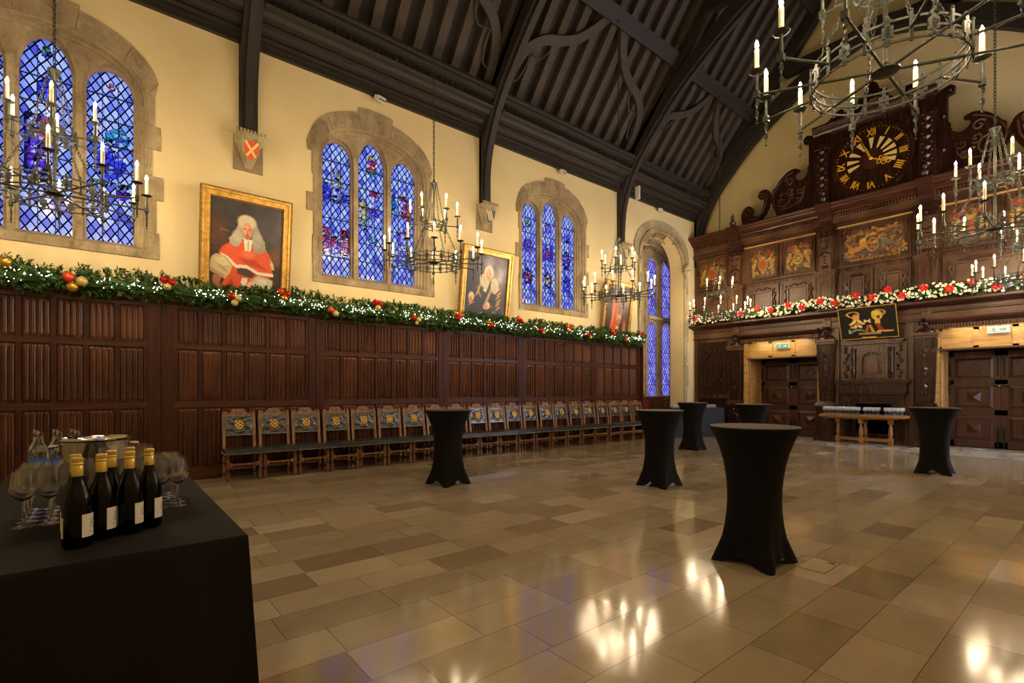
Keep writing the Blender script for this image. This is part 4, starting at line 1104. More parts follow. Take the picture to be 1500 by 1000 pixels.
# ================================================================ CHAIRS along the panelling
def turned(m, x, y, z0, z1, r, axis='z', beads=4):
    L = z1-z0; pr = []
    n = beads*6
    for i in range(n+1):
        t_ = i/n; pr.append((r*(.62+.38*abs(math.sin(t_*PI*beads))), z0+L*t_))
    m.lathe(pr, (x, y, 0), 10)
def chair():
    r = thing('side_chair', 'chair', 'chair', (0,0,0), group='row of black leather chairs against the panelling')
    # front faces -Y (the room); back at +Y
    W_ = .225; D = .20
    for sx in (-1, 1):
        m = MB(); x = sx*W_
        m.box(x-.026, x+.026, -D-.026, -D+.026, .30, .335); turned(m, x, -D, .335, .42, .026, beads=3); m.box(x-.024, x+.024, -D-.024, -D+.024, .20, .30)
        turned(m, x, -D, .14, .20, .024, beads=2); m.box(x-.025, x+.025, -D-.025, -D+.025, .03, .14); m.ball((x, -D, .022), .026, 8, 6, (1,1,.85))
        m.build('leg', M['chaird'], r)
        m = MB(); y0 = D-.005
        m.bar((x*.97, y0, 0), (x*.97, y0, .46), .042, .042, up=(0,1,0)); m.bar((x*.97, y0, .45), (x*.95, y0+.085, 1.03), .044, .036, up=(0,1,0))
        m.lathe([(.012,0),(.024,.01),(.026,.025),(.014,.035)], (x*.95, y0+.088, 1.025), 8)
        m.build('back_post', M['chair'], r, smooth=False)
        for z_, h_ in ((.235,.035),(.07,.03),(.42,.04)): MB().box(x-.012, x+.012, -D, D, z_, z_+h_).build('side_rail', M['chaird'], r, smooth=False)
    m = MB(); n = 48; pr = [(.008+.013*abs(math.sin(i*PI/4.0)), -W_+.05+(2*W_-.1)*i/n) for i in range(n+1)]
    m.lathe(pr, (0, -D, .25), 8, axis='x'); m.box(-W_+.02, -W_+.06, -D-.015, -D+.015, .225, .28); m.box(W_-.06, W_-.02, -D-.015, -D+.015, .225, .28)
    m.build('front_stretcher', M['chair'], r)
    for z_ in (.13, .42): MB().box(-W_, W_, D-.02, D+.01, z_, z_+.04).build('rear_rail', M['chaird'], r, smooth=False)
    MB().box(-W_,W_,-D-.015,-D+.015,.42,.46).build('front_rail', M['chaird'], r, smooth=False)
    # seat cushion
    vs = []; fs = []; N = 10
    for j in range(N+1):
        for i in range(N+1):
            u = -1+2*i/N; v = -1+2*j/N; z = .485+.018*(1-u**4)*(1-v**4)+.004*math.sin(3*u+2*v)
            vs.append((u*(W_+.035), v*(D+.035)-.01, z))
    for j in range(N):
        for i in range(N): a = j*(N+1)+i; fs.append((a, a+1, a+N+2, a+N+1))
    m = MB().add(vs, fs); m.box(-W_-.035, W_+.035, -D-.045, D+.025, .405, .486); st = m.build('seat', M['leather'], r, smooth=50)
    m = MB()
    for i in range(22):
        x = -W_-.02+(2*W_+.04)*i/21; m.ball((x, -D-.046, .418), .006, 5, 4)
    for i in range(16):
        for sx in (-1,1): m.ball((sx*(W_+.036), -D-.03+(2*D+.04)*i/15, .418), .006, 5, 4)
    m.build('nails', M['nail'], st, smooth=False)
    # leather back, bulging and creased around the shield
    T = lambda x, z, q: (x, D+.013+(z-.45)*.146-q, z)
    vs = []; fs = []; NX, NZ = 22, 16
    for j in range(NZ+1):
        for i in range(NX+1):
            u = -1+2*i/NX; v = -1+2*j/NZ; d = math.hypot(u, v*.8)
            q = .022+.012*(1-u**4)*(1-v**4) + .011*math.sin(d*15)*math.exp(-d*1.5) + .007*math.sin(5*math.atan2(v, u)+d*4)*min(1, d*2)*(1-u**4)*(1-v**4)
            vs.append(T(u*.215, .825+v*.155, q))
    for j in range(NZ):
        for i in range(NX): a = j*(NX+1)+i; fs.append((a, a+1, a+NX+2, a+NX+1))
    m = MB().add(vs, fs)
    m.prism([[(-.243,.665),(.243,.665),(.243,.985),(-.243,.985)]], lambda u, v, w_: T(u, v, .026-w_), 0, .03)
    bk = m.build('backrest', M['leather'], r, smooth=50)
    m = MB()
    for i in range(20):
        x = -.23+.46*i/19; m.ball(T(x, .675, .026), .0055, 5, 4); m.ball(T(x, .978, .026), .0045, 5, 4)
    for i in range(14):
        for sx in (-1,1): m.ball(T(sx*.236, .68+.29*i/13, .026), .0055, 5, 4)
    m.build('nails', M['nail'], bk, smooth=False)
    m = MB()
    sh = lambda u: .062 if u > -.2 else .062*math.sqrt(max(0, 1-((-.2-u)/.8)**2))
    for j in range(5):
        for i in range(4):
            if (i+j) % 2: continue
            z0 = -1+2*j/5; z1 = -1+2*(j+1)/5; x0 = -1+2*i/4; x1 = x0+2/4
            h0, h1 = sh(z0), sh(z1)
            m.prism([[(x0*h0+.0, .835+z0*.068), (x1*h0, .835+z0*.068), (x1*h1, .835+z1*.068), (x0*h1, .835+z1*.068)]] if h0 > .01 else [[(x0*.012,.835+z0*.066),(x1*.012,.835+z0*.066),(x1*h1,.835+z1*.068),(x0*h1,.835+z1*.068)]], lambda u, v, w_: T(u, v, .040+w_), 0, .006)
    out = [(-.060,.905),(.060,.905),(.060,.82),(.045,.785),(0,.762),(-.045,.785),(-.060,.82)]; inn = [(u*.88, .835+(v-.835)*.9) for u, v in out]
    m.prism([out, inn], lambda u, v, w_: T(u, v, .040+w_), 0, .008)
    m.build('gold_shield', M['gold'], bk, smooth=False)
    # carved crest
    prof = smoothpts([(-.205,1.0),(-.20,1.03),(-.165,1.035),(-.14,1.02),(-.115,1.045),(-.09,1.08),(-.055,1.095),(-.03,1.085),(0,1.098),(.03,1.085),(.055,1.095),(.09,1.08),(.115,1.045),(.14,1.02),(.165,1.035),(.20,1.03),(.205,1.0)], 2)
    m = MB().prism([prof], lambda u, v, w_: T(u, v, .012-w_), 0, .026)
    for sx in (-1, 1):
        m.tube([T(sx*a, b, .014) for a, b in smoothpts([(.02,1.02),(.06,1.03),(.085,1.055),(.06,1.075),(.045,1.055)], 3)], .007, 5); m.tube([T(sx*a, b, .014) for a, b in smoothpts([(.1,1.01),(.13,1.0),(.17,1.01),(.18,1.03),(.16,1.028)], 3)], .006, 5)
        m.ball(T(sx*.175, 1.04, .0), .017, 8, 6)
    m.ball(T(0, 1.045, .012), .02, 8, 6, (1,.5,1.2)); m.build('carved_crest', M['chair'], r)
    MB().prism([[(-.205,.985),(.205,.985),(.205,1.005),(-.205,1.005)]], lambda u, v, w_: T(u, v, .014-w_), 0, .03).build('top_rail', M['chair'], r, smooth=False)
    return r
ch0 = proto(chair())
ordn = ['first','second','third','fourth','fifth','sixth','seventh','eighth','ninth','tenth','eleventh','twelfth','thirteenth','fourteenth','fifteenth','sixteenth','seventeenth','eighteenth','nineteenth','twentieth','last']
for i in range(21):
    lab = 'black leather chair with gold shield, %s from the near end of the row' % ordn[i]
    if i == 0: lab = 'black leather chair with gold shield, nearest of the row, standing at its left end'
    if i == 7: lab = 'black leather chair with gold shield, eighth from the near end, mostly behind a high table'
    if i == 20: lab = 'black leather chair with gold shield, farthest of the row, beside the bay'
    x = 1.70+.526*i; y = 8.80+rnd.uniform(-.012,.012); rz = rnd.uniform(-.035,.035)
    if i == 0: ch0.location = (x, y, 0); ch0.rotation_euler = (0,0,rz); ch0['label'] = lab
    else: dup(ch0, (x, y, 0), rz, lab)
# ================================================================ CARVED SCREEN across the far end
XS = 15.6; SC = 4.06
mir = lambda y: 2*SC-y
D1 = (5.38, 7.33); D2 = (mir(7.33), mir(5.38))
scr = thing('carved_screen', 'huge dark carved oak screen filling the far end wall, with two doorways', 'screen', (XS+.3, SC, 0))
def P5(name, mb, mt, parent=None, **k):
    k.setdefault('smooth', False)
    return mb.build(name, mt, parent or scr, world=True, **k)
zd = 2.36
outl = [(-.95,0),(D2[0],0),(D2[0],zd),(D2[1],zd),(D2[1],0),(D1[0],0),(D1[0],zd),(D1[1],zd),(D1[1],0),(9.19,0),(9.19,6.0),(-.95,6.0)]
P5('screen_body', MB().prism([outl], mapX(XS+.03), 0, .95), M['scr'])
P5('back_boarding', MB().box(16.56, 16.66, -.95, 9.19, 0, 2.6), M['dark'])
def pyprof(prof, y0, y1):       # profile (x,z) run along y
    m = MB(); return m.sweep(prof, y0, y1, lambda t_, x, z: (x, t_, z))
# frieze, ledge and entablature
P5('frieze', pyprof([(XS+.03,3.10),(XS-.05,3.10),(XS-.05,3.13),(XS-.02,3.15),(XS-.02,3.27),(XS-.06,3.29),(XS-.06,3.31),(XS-.03,3.33),(XS-.03,3.43),(XS+.03,3.43)], -.95, 9.19), M['scry'])
P5('ledge', pyprof([(XS+.03,3.41),(XS-.12,3.41),(XS-.16,3.44),(XS-.34,3.47),(XS-.36,3.495),(XS-.36,3.53),(XS+.03,3.56)], -.95, 9.19), M['red'])
P5('architrave', pyprof([(XS+.03,5.80),(XS-.04,5.80),(XS-.05,5.84),(XS-.07,5.86),(XS-.07,5.93),(XS+.03,5.93)], -.95, 9.19), M['red'])
P5('upper_frieze', pyprof([(XS+.03,5.93),(XS-.03,5.93),(XS-.03,6.08),(XS-.07,6.10),(XS-.07,6.13),(XS+.03,6.13)], -.95, 9.19), M['scry'])
P5('cornice', pyprof([(XS+.5,6.13),(XS-.05,6.13),(XS-.05,6.21),(XS-.12,6.23),(XS-.14,6.26),(XS-.2,6.285),(XS-.2,6.32),(XS-.28,6.35),(XS-.30,6.39),(XS-.36,6.415),(XS-.38,6.455),(XS-.38,6.485),(XS+.5,6.50)], -.95, 9.19), M['red'])
m = MB(); y = -.92
while y < 9.15: m.box(XS-.10, XS-.04, y, y+.035, 6.135, 6.205); y += .065
P5('upper_dentils', m, M['scry'])['kind'] = 'stuff'
# doorways
for (a, b), nm in ((D1, 'left'), (D2, 'right')):
    P5('door_cornice', pyprof([(XS+.03,2.86),(XS-.10,2.86),(XS-.10,2.98),(XS-.16,3.00),(XS-.20,3.03),(XS-.24,3.05),(XS-.26,3.09),(XS-.26,3.12),(XS+.03,3.13)], a-.05, b+.22), M['red'])
    m = MB(); y = a-.03
    while y < b+.18: m.box(XS-.15, XS-.09, y, y+.03, 2.87, 2.96); y += .055
    P5('door_dentils', m, M['scry'])['kind'] = 'stuff'
    m = MB(); m.box(XS, XS+.03, a, b, 2.38, 2.86)
    for k in range(4):
        y = a+(b-a)*k/3; m.box(XS-.02, XS, max(a, y-.05), min(b, y+.05), 2.38, 2.86)
    m.box(XS-.02, XS, a, b, 2.38, 2.43); m.box(XS-.02, XS, a, b, 2.80, 2.86)
    P5('lintel_panel', m, M['honey'])
    P5('lintel_strip', MB().box(XS-.06, XS+.03, a-.03, b+.06, 2.345, 2.385), M['scry'])
    for y0, y1, sg in ((a, a+.012, 1), (b-.012, b, -1)):
        m = MB().box(XS+.01, 16.45, y0, y1, 0, 2.35)
        yy = y1 if sg == 1 else y0
        for x0, x1 in ((XS+.01, XS+.08), (XS+.30, XS+.36), (16.36, 16.45)): m.box(x0, x1, yy-.012, yy+.012, 0, 2.35)
        for z0, z1 in ((0,.2),(.95,1.05),(1.62,1.70),(2.27,2.35)): m.box(XS+.01, 16.45, yy-.010, yy+.010, z0, z1)
        P5('door_reveal', m, M['honey'])
    P5('recess_soffit', MB().box(XS+.02, 16.5, a, b, 2.352, 2.362), M['dark'])
    P5('door_post', MB().box(XS-.05, XS+.03, b, b+.14, 0, 2.86), M['honey']); P5('door_post', MB().box(XS-.05, XS+.03, a-.10, a, 0, 2.86), M['honey'])
def leafdoor(n, a, b, label):
    d = thing('door_%d' % n, None, None, (16.48, (a+b)/2, 0)); structure(d, label, 'door')
    mid = (a+b)/2
    for (y0, y1, hs) in ((mid+.004, b-.02, 1), (a+.02, mid-.004, -1)):
        lf = MB().box(16.44, 16.50, y0, y1, .02, 2.33).build('door_leaf', M['door'], d, world=True, smooth=False)
        m = MB(); st = .11; X0 = 16.425
        m.box(X0, 16.44, y0, y0+st, .02, 2.33); m.box(X0, 16.44, y1-st, y1, .02, 2.33)
        zs = [(.02,.16),(.80,.92),(1.54,1.64),(2.22,2.33)]
        for z0, z1 in zs: m.box(X0, 16.44, y0, y1, z0, z1)
        m.build('leaf_frame', M['door'], lf, world=True, smooth=False)
        for (z0, z1, k) in ((.18,.78,'p'),(.94,1.52,'p'),(1.66,2.20,'d')):
            q = MB(); c = ((y0+y1)/2, (z0+z1)/2); hy = (y1-y0)/2-st-.02; hz = (z1-z0)/2-.02
            def rg(hy0, hz0, x0, hy1, hz1, x1):
                A_ = [(x0, c[0]+u*hy0, c[1]+v*hz0) for u, v in ((-1,-1),(1,-1),(1,1),(-1,1))]; B_ = [(x1, c[0]+u*hy1, c[1]+v*hz1) for u, v in ((-1,-1),(1,-1),(1,1),(-1,1))]
                q.add(A_+B_, [(i, (i+1) % 4, 4+(i+1) % 4, 4+i) for i in range(4)])
            rg(hy, hz, 16.432, hy-.05, hz-.05, 16.412); rg(hy-.05, hz-.05, 16.412, hy-.06, hz-.06, 16.43)
            if k == 'p':
                rg(hy-.06, hz-.06, 16.43, .0, .0, 16.43); rg(.13, .12, 16.43, .0, .0, 16.36)
            else:
                rg(hy-.06, hz-.06, 16.43, .01, .01, 16.43)
                o = [(c[0], c[1]+.17), (c[0]+.15, c[1]), (c[0], c[1]-.17), (c[0]-.15, c[1])]; i_ = [(c[0], c[1]+.11), (c[0]+.095, c[1]), (c[0], c[1]-.11), (c[0]-.095, c[1])]
                q.prism([o, i_], mapX(16.385), 0, .045); q.prism([[(c[0], c[1]+.09), (c[0]+.08, c[1]), (c[0], c[1]-.09), (c[0]-.08, c[1])]], mapX(16.415), 0, .02)
            q.build('raised_panel', M['door'], lf, world=True, smooth=False)
        hy = y1-.03 if hs == 1 else y0+.03
        m = MB()
        for z in (.30, .62, 1.45, 1.9):
            m.bar((16.415, hy, z-.16), (16.415, hy, z+.16), .05, .012, up=(1,0,0)); m.ball((16.40, hy, z+.1), .028, 6, 4); m.ball((16.40, hy, z-.1), .028, 6, 4)
        m.build('iron_hinges', M['black_iron'], lf, world=True)
        m = MB(); iy = y0+.05 if hs == 1 else y1-.05
        m.bar((16.41, iy, .05), (16.41, iy, .5), .035, .014, up=(1,0,0)); m.bar((16.41, iy, 1.75), (16.41, iy, 2.2), .03, .014, up=(1,0,0))
        for z in (.12,.25,.4): m.ball((16.40, iy, z), .022, 6, 4)
        m.build('iron_bolts', M['black_iron'], lf, world=True)
    m = MB().bar((16.40, mid-.12, 1.50), (16.40, mid+.14, 1.50), .06, .03, up=(0,0,1)); m.build('lock_box', M['black_iron'], d, world=True, smooth=False)
    MB().ball((16.37, mid+.02, 1.50), .03, 10, 8).build('brass_knob', M['brass'], d, world=True)
leafdoor(1, D1[0], D1[1], 'left pair of panelled oak doors deep in the carved screen')
leafdoor(2, D2[0], D2[1], 'right pair of panelled oak doors deep in the carved screen')
# exit signs over the doors
def exitsign(y0, y1, z0, z1, label, white):
    e = thing('exit_sign', label, 'sign', (XS-.03, (y0+y1)/2, z0))
    MB().box(XS-.06, XS-.02, y0, y1, z0, z1).build('sign_box', M['white_plastic'], e, world=True, smooth=False)
    MB().box(XS-.064, XS-.06, y0+.008, y1-.008, z0+.008, z1-.008).build('lit_face', M['exit'] if not white else M['exitw'], e, world=True, smooth=False)
    m = MB(); F = XS-.068; zc = (z0+z1)/2; s_ = (z1-z0)*.8
    ym = y1-(y1-y0)*.30; q = lambda u, v: (ym-u*s_, zc+v*s_)      # u to the right of the viewer
    m.prism([[q(-.05,.30),q(.05,.30),q(.07,.42),(q(0,.5)),q(-.07,.42)]], mapX(F), 0, .003)
    m.prism([[q(-.16,.05),q(-.1,.25),q(.12,.26),q(.24,.1),q(.18,.06),(q(.08,.16)),q(.06,.0),q(.22,-.22),q(.16,-.5),q(.08,-.48),q(.1,-.24),q(-.06,-.06),q(-.14,-.3),q(-.34,-.34),q(-.34,-.26),q(-.2,-.22),q(-.08,.16),q(-.1,.02)]], mapX(F), 0, .003)
    ya = y0+(y1-y0)*.30; a = lambda u, v: (ya-u*s_, zc+v*s_)
    m.prism([[a(.45,0),a(.12,.34),a(.12,.12),a(-.4,.12),a(-.4,-.12),a(.12,-.12),a(.12,-.34)]], mapX(F), 0, .003)
    m.build('running_figure_and_arrow', M['exitw'] if not white else M['exit'], e, world=True, smooth=False)
exitsign(6.13, 6.50, 2.62, 2.78, 'lit green running figure exit sign over the left door', False)
exitsign(1.53, 1.90, 2.68, 2.84, 'lit pale running figure exit sign over the right door', True)

# lower pilasters with tapering shafts, bosses and busts
PY = [7.70, 5.14, mir(5.14), mir(7.70)]
pn = ['between the round-carved panel and the left door', 'right of the left door', 'left of the right door', 'right of the right door']
def strap(m, c, n, r, x):
    pass
for y, pl in zip(PY, pn):
    m = MB(); m.box(XS-.30, XS+.03, y-.27, y+.27, 0, .16); m.box(XS-.26, XS+.03, y-.25, y+.25, .16, .22); m.box(XS-.22, XS+.03, y-.225, y+.225, .22, .92); m.box(XS-.27, XS+.03, y-.25, y+.25, .92, .97)
    vs = [(XS-.27,y-.25,.97),(XS-.27,y+.25,.97),(XS+.03,y+.25,.97),(XS+.03,y-.25,.97),(XS-.19,y-.19,1.09),(XS-.19,y+.19,1.09),(XS+.03,y+.19,1.09),(XS+.03,y-.19,1.09)]
    m.add(vs, [(0,1,5,4),(1,2,6,5),(3,0,4,7),(4,5,6,7)])
    pl_ = P5('pilaster_plinth', m, M['dark'])
    m = MB(); m.lathe([(.0,-.0),(.06,-.02),(.12,-.0),(.14,.03),(.11,.05)], (XS-.225, y, .58), 14, axis='x'); 
    for k in range(8):
        a = k*PI/4; m.ball((XS-.235, y+.15*math.cos(a), .58+.22*math.sin(a)), .028, 6, 5)
    m.build('roundel', M['dark'], pl_, world=True)
    w0, w1 = .155, .205; d0, d1 = .17, .23
    vs = [(XS-d0,y-w0,1.09),(XS-d0,y+w0,1.09),(XS+.03,y+w0,1.09),(XS+.03,y-w0,1.09),(XS-d1,y-w1,2.66),(XS-d1,y+w1,2.66),(XS+.03,y+w1,2.66),(XS+.03,y-w1,2.66)]
    sh = P5('pilaster_shaft', MB().add(vs, [(0,1,5,4),(1,2,6,5),(3,0,4,7),(4,5,6,7),(3,2,1,0)]), M['dark'])
    m = MB()
    for i, z in enumerate((1.2,1.32,1.48,1.6,1.78,1.9,2.02,2.22,2.34,2.5)):
        t_ = (z-1.09)/1.57; xx = XS-(d0+(d1-d0)*t_); ww = w0+(w1-w0)*t_
        if i % 3 == 1: m.ball((xx, y, z), .045, 8, 6, (.8,.75,1.5))
        elif i % 3 == 2: m.add([(xx,y-.06,z),(xx,y,z+.08),(xx,y+.06,z),(xx,y,z-.08),(xx-.04,y,z)], [(0,1,4),(1,2,4),(2,3,4),(3,0,4)])
        else: m.lathe([(.02,0),(.05,.0),(.05,.02),(.02,.03)], (xx-.015, y, z), 8, axis='x')
        if i % 2 == 0:
            for s_ in (-1, 1):
                m.ball((xx, y+s_*ww*.8, z), .022, 6, 5); m.ball((xx+.1, y-ww, z), .026, 6, 5, (1,.8,1.2))
        m.bar((xx-.004, y-ww*.9, z+.06), (xx-.004, y+ww*.9, z+.06), .012, .02)
    for s_ in (-1, 1):
        m.bar((XS-d0-.004, y+s_*w0*.82, 1.12), (XS-d1-.004, y+s_*w1*.82, 2.64), .022, .02, up=(1,0,0))
    for xo in (.05, .15): m.bar((XS-xo, y-w0-.002, 1.12), (XS-xo, y-w1-.002, 2.64), .018, .02, up=(0,1,0))
    m.build('strapwork', M['dark'], sh, world=True)
    P5('capital', MB().box(XS-.27,XS+.03,y-.24,y+.24,2.72,2.79).box(XS-.25,XS+.03,y-.225,y+.225,2.66,2.70).box(XS-.22,XS+.03,y-.20,y+.20,2.68,2.74), M['scry'])
    m = MB(); m.lathe([(.19,0),(.185,.04),(.13,.10),(.07,.13),(.05,.15)], (XS-.12, y, 2.79), 14, sx=.6)
    m.ball((XS-.14, y, 3.02), .07, 10, 8, (.9,.85,1.15)); m.lathe([(.075,0),(.095,.02),(.08,.05),(.095,.075)], (XS-.14, y, 3.06), 12)
    m.ball((XS-.205, y, 3.01), .018, 6, 5)
    for s_ in (-1,1): m.tube([(XS-.1,y+s_*.06,3.1),(XS-.13,y+s_*.13,3.06),(XS-.12,y+s_*.11,2.98)], .02, 6)
    P5('carved_bust', m, M['dark'], smooth=True)
    m = MB().box(XS-.07, XS+.03, y-.09, y+.09, 3.14, 3.46); m.lathe([(.0,0),(.05,-.01),(.065,.0),(.065,.02)], (XS-.09, y, 3.36), 12, axis='x'); m.ball((XS-.09, y, 3.36), .025, 8, 6); m.ball((XS-.09, y, 3.22), .02, 8, 6)
    P5('frieze_block', m, M['scry'])
def panelframe(parent_name, y0, y1, z0, z1, mt, wdt=.05, dep=.04, x=XS+.03, field=True):
    m = MB()
    r = lambda d: [(y0+d, z0+d), (y1-d, z0+d), (y1-d, z1-d), (y0+d, z1-d)]
    m.prism([r(0), r(wdt*.5)], mapX(x-dep), 0, dep); m.prism([r(wdt*.4), r(wdt)], mapX(x-dep*.55), 0, dep*.55)
    if field: m.prism([r(wdt)], mapX(x-.006), 0, .006)
    return m
# side panels with oval strapwork
for (y0, y1, nm) in ((7.98, 9.10, 'left'), (mir(9.10)+.02, mir(7.98), 'right')):
    P5('tall_panel', panelframe('', y0+.06, y1-.10, 1.30, 2.98, M['dark'], .09, .05), M['dark'])
    c = ((y0+y1)/2-.02, 2.18)
    ov = lambda rx, rz, n=28: [(c[0]+rx*math.cos(2*PI*k/n), c[1]+rz*math.sin(2*PI*k/n)) for k in range(n)]
    m = MB().prism([ov(.33,.55), ov(.25,.44)], mapX(XS-.03), 0, .06).prism([ov(.22,.40)], mapX(XS), 0, .03)
    for k in range(8):
        a = k*PI/4; m.merge(MB().box(XS-.055, XS, -.035, .035, -.07, .07), Matrix.Translation((0, c[0]+.29*math.cos(a), c[1]+.5*math.sin(a))) @ Matrix.Rotation(a-PI/2, 4, 'X'))
    m.ball((XS-.01, c[0], c[1]), .05, 8, 6, (1,.7,1.3))
    for k in range(4):
        a = PI/4+k*PI/2; m.ball((XS, c[0]+.42*math.cos(a)*.95, c[1]+.72*math.sin(a)*.95), .05, 8, 6); 
    P5('oval_strapwork', m, M['dark'])
    P5('low_panel', panelframe('', y0+.06, y1-.10, .22, 1.14, M['dark'], .09, .05), M['dark'])
    m = MB(); m.prism([[(y0+.3,.45),(y1-.34,.45),(y1-.34,.92),(y0+.3,.92)]], mapX(XS-.0), 0, .03); P5('low_panel_field', m, M['dark'])
    P5('side_post', MB().box(XS-.03, XS+.03, y1-.06, y1+.05, 0, 3.08), M['red'])
# centre overmantel
m = MB(); yc = SC+.03
m.box(XS-.12, XS+.03, yc-.74, yc+.74, 1.32, 1.60); m.box(XS-.22, XS+.03, yc-.82, yc+.82, 1.60, 1.66); m.box(XS-.18, XS+.03, yc-.78, yc+.78, 1.56, 1.60); m.box(XS-.10, XS+.03, yc-.70, yc+.70, 1.28, 1.32)
P5('mantel_shelf', m, M['dark'])
P5('hearth_panel', panelframe('', yc-.66, yc+.66, .1, 1.26, M['dark'], .14, .07), M['dark']); P5('hearth_inner_panel', panelframe('', yc-.45, yc+.45, .2, 1.1, M['red'], .06, .05), M['dark'])
m = MB(); m.box(XS-.02, XS+.03, yc-.72, yc+.72, 1.66, 2.62); m.box(XS-.10, XS+.03, yc-.66, yc+.66, 2.60, 2.66); m.box(XS-.14, XS+.03, yc-.70, yc+.70, 2.66, 2.70); P5('overmantel_frame', m, M['scr'])
m = MB().prism([[(yc-.34,1.70),(yc+.34,1.70),(yc+.34,2.52),(yc-.34,2.52)], arch(yc, .24, 1.78, 2.16, 2.44, 12)], mapX(XS-.08), 0, .07)
m.prism([arch(yc, .27, 1.74, 2.16, 2.48, 12), arch(yc, .22, 1.80, 2.16, 2.40, 12)], mapX(XS-.10), 0, .04)
m.prism([arch(yc, .13, 1.84, 2.14, 2.28, 10)], mapX(XS-.06), 0, .05)
for k in range(9): m.bar((XS-.05, yc+(k-4)*.025, 1.80), (XS-.05, yc+(k-4)*.045, 1.90), .012, .03)
for k in range(7):
    a = PI*k/6; m.bar((XS-.07, yc+.15*math.cos(a), 2.16+.17*math.sin(a)), (XS-.07, yc+.21*math.cos(a), 2.16+.23*math.sin(a)), .02, .02)
P5('arched_carving', m, M['scr'])
m = MB()
for s_ in (-1, 1):
    y = yc+s_*.42
    m.lathe([(.045,0),(.05,.04),(.03,.06),(.045,.14),(.055,.22),(.03,.3),(.045,.36),(.03,.42),(.05,.5),(.05,.6),(.03,.66),(.05,.72),(.055,.8)], (XS-.07, y, 1.70), 10)
    for k in range(9): m.ball((XS-.02, y+s_*(.16+.04*math.sin(k*1.9)), 1.76+k*.095), .045, 7, 5, (.6,1,1.1))
P5('turned_columns', m, M['dark'], smooth=True)
for (y0, y1) in ((yc+.76, yc+.86), (yc-.86, yc-.76)): P5('centre_post', MB().box(XS-.04, XS+.03, y0, y1, 0, 3.08), M['scr'])
# black crest board leaning over the overmantel
cb = thing('crest_board', 'black board painted with gold horned helmets and crests, above the overmantel', 'board', (XS-.2, 4.12, 2.74))
fnb = lambda u, v, w_: (XS-.16-.30*v/.78-w_, 4.76-u, 2.74+v)     # u to the right of the viewer
W9, H9 = 1.27, .80
MB().prism([[(0,0),(W9,0),(W9,H9),(0,H9)]], fnb, -.05, .0).build('panel', M['black_iron'], cb, world=True, smooth=False)
MB().prism([[(0,0),(W9,0),(W9,H9),(0,H9)], [(.02,.02),(W9-.02,.02),(W9-.02,H9-.02),(.02,H9-.02)]], fnb, 0, .012).build('gold_edge', M['gilt'], cb, world=True, smooth=False)
def crest_paint(U, V):
    P = Pic(U, V, (24,22,20)); g = (214,172,60)
    for (cx, f) in ((.30, 1), (.66, -1)):
        for k in range(26):
            a = -1.0+k*.22; P.e(g, cx-.05*f+.11*math.cos(a)*(1 if k < 20 else .8), .80+.09*math.sin(a), .018, .016, .5)
    P.e((206,150,90), .30,.70,.07,.11,.2); P.e((214,176,70), .68,.72,.10,.16,.2); P.e((60,50,30), .70,.66,.03,.05,.3)
    for a, b in ((.22,.50),(.26,.56),(.36,.56),(.40,.50),(.31,.46),(.28,.40),(.36,.40)): P.e((222,206,130), a, b, .035, .07, .4, rot=(a-.31)*9)
    P.e((200,96,40), .31,.48,.03,.06,.4); P.p((232,216,140), [(.44,.62),(.50,.57),(.56,.63),(.56,.48),(.50,.54),(.44,.49)]); P.p((176,80,36), [(.44,.18),(.49,.42),(.52,.42),(.5,.2)]); P.p((196,150,60), [(.52,.42),(.56,.42),(.62,.18),(.56,.18)])
    P.e((200,170,80), .68,.50,.05,.12,.3); P.p((150,60,30), [(.64,.46),(.70,.46),(.78,.24),(.92,.22),(.90,.18),(.7,.18)]); P.p((210,174,70), [(.66,.22),(.66,.18),(.92,.16),(.95,.2)])
    P.p((120,140,110), [(.14,.24),(.30,.32),(.44,.26),(.44,.22),(.30,.26),(.16,.16)]); P.e((160,170,150), .16,.24,.02,.08,.4); P.e((206,176,70), .22,.38,.04,.04,.4)
    P.p((150,130,60), [(.32,.10),(.72,.10),(.72,.18),(.32,.18)]); P.tex(.04, 12)
    return P.c
paintgrid('painted_crests', cb, lambda x, z: fnb(x+.025, z+.025, .004), W9-.05, H9-.05, 110, 70, crest_paint)
MB().prism([[(.48,.0),(.80,.0),(.80,.05),(.48,.05)]], fnb, .012, .02).build('name_plate', M['gilt'], cb, world=True, smooth=False)
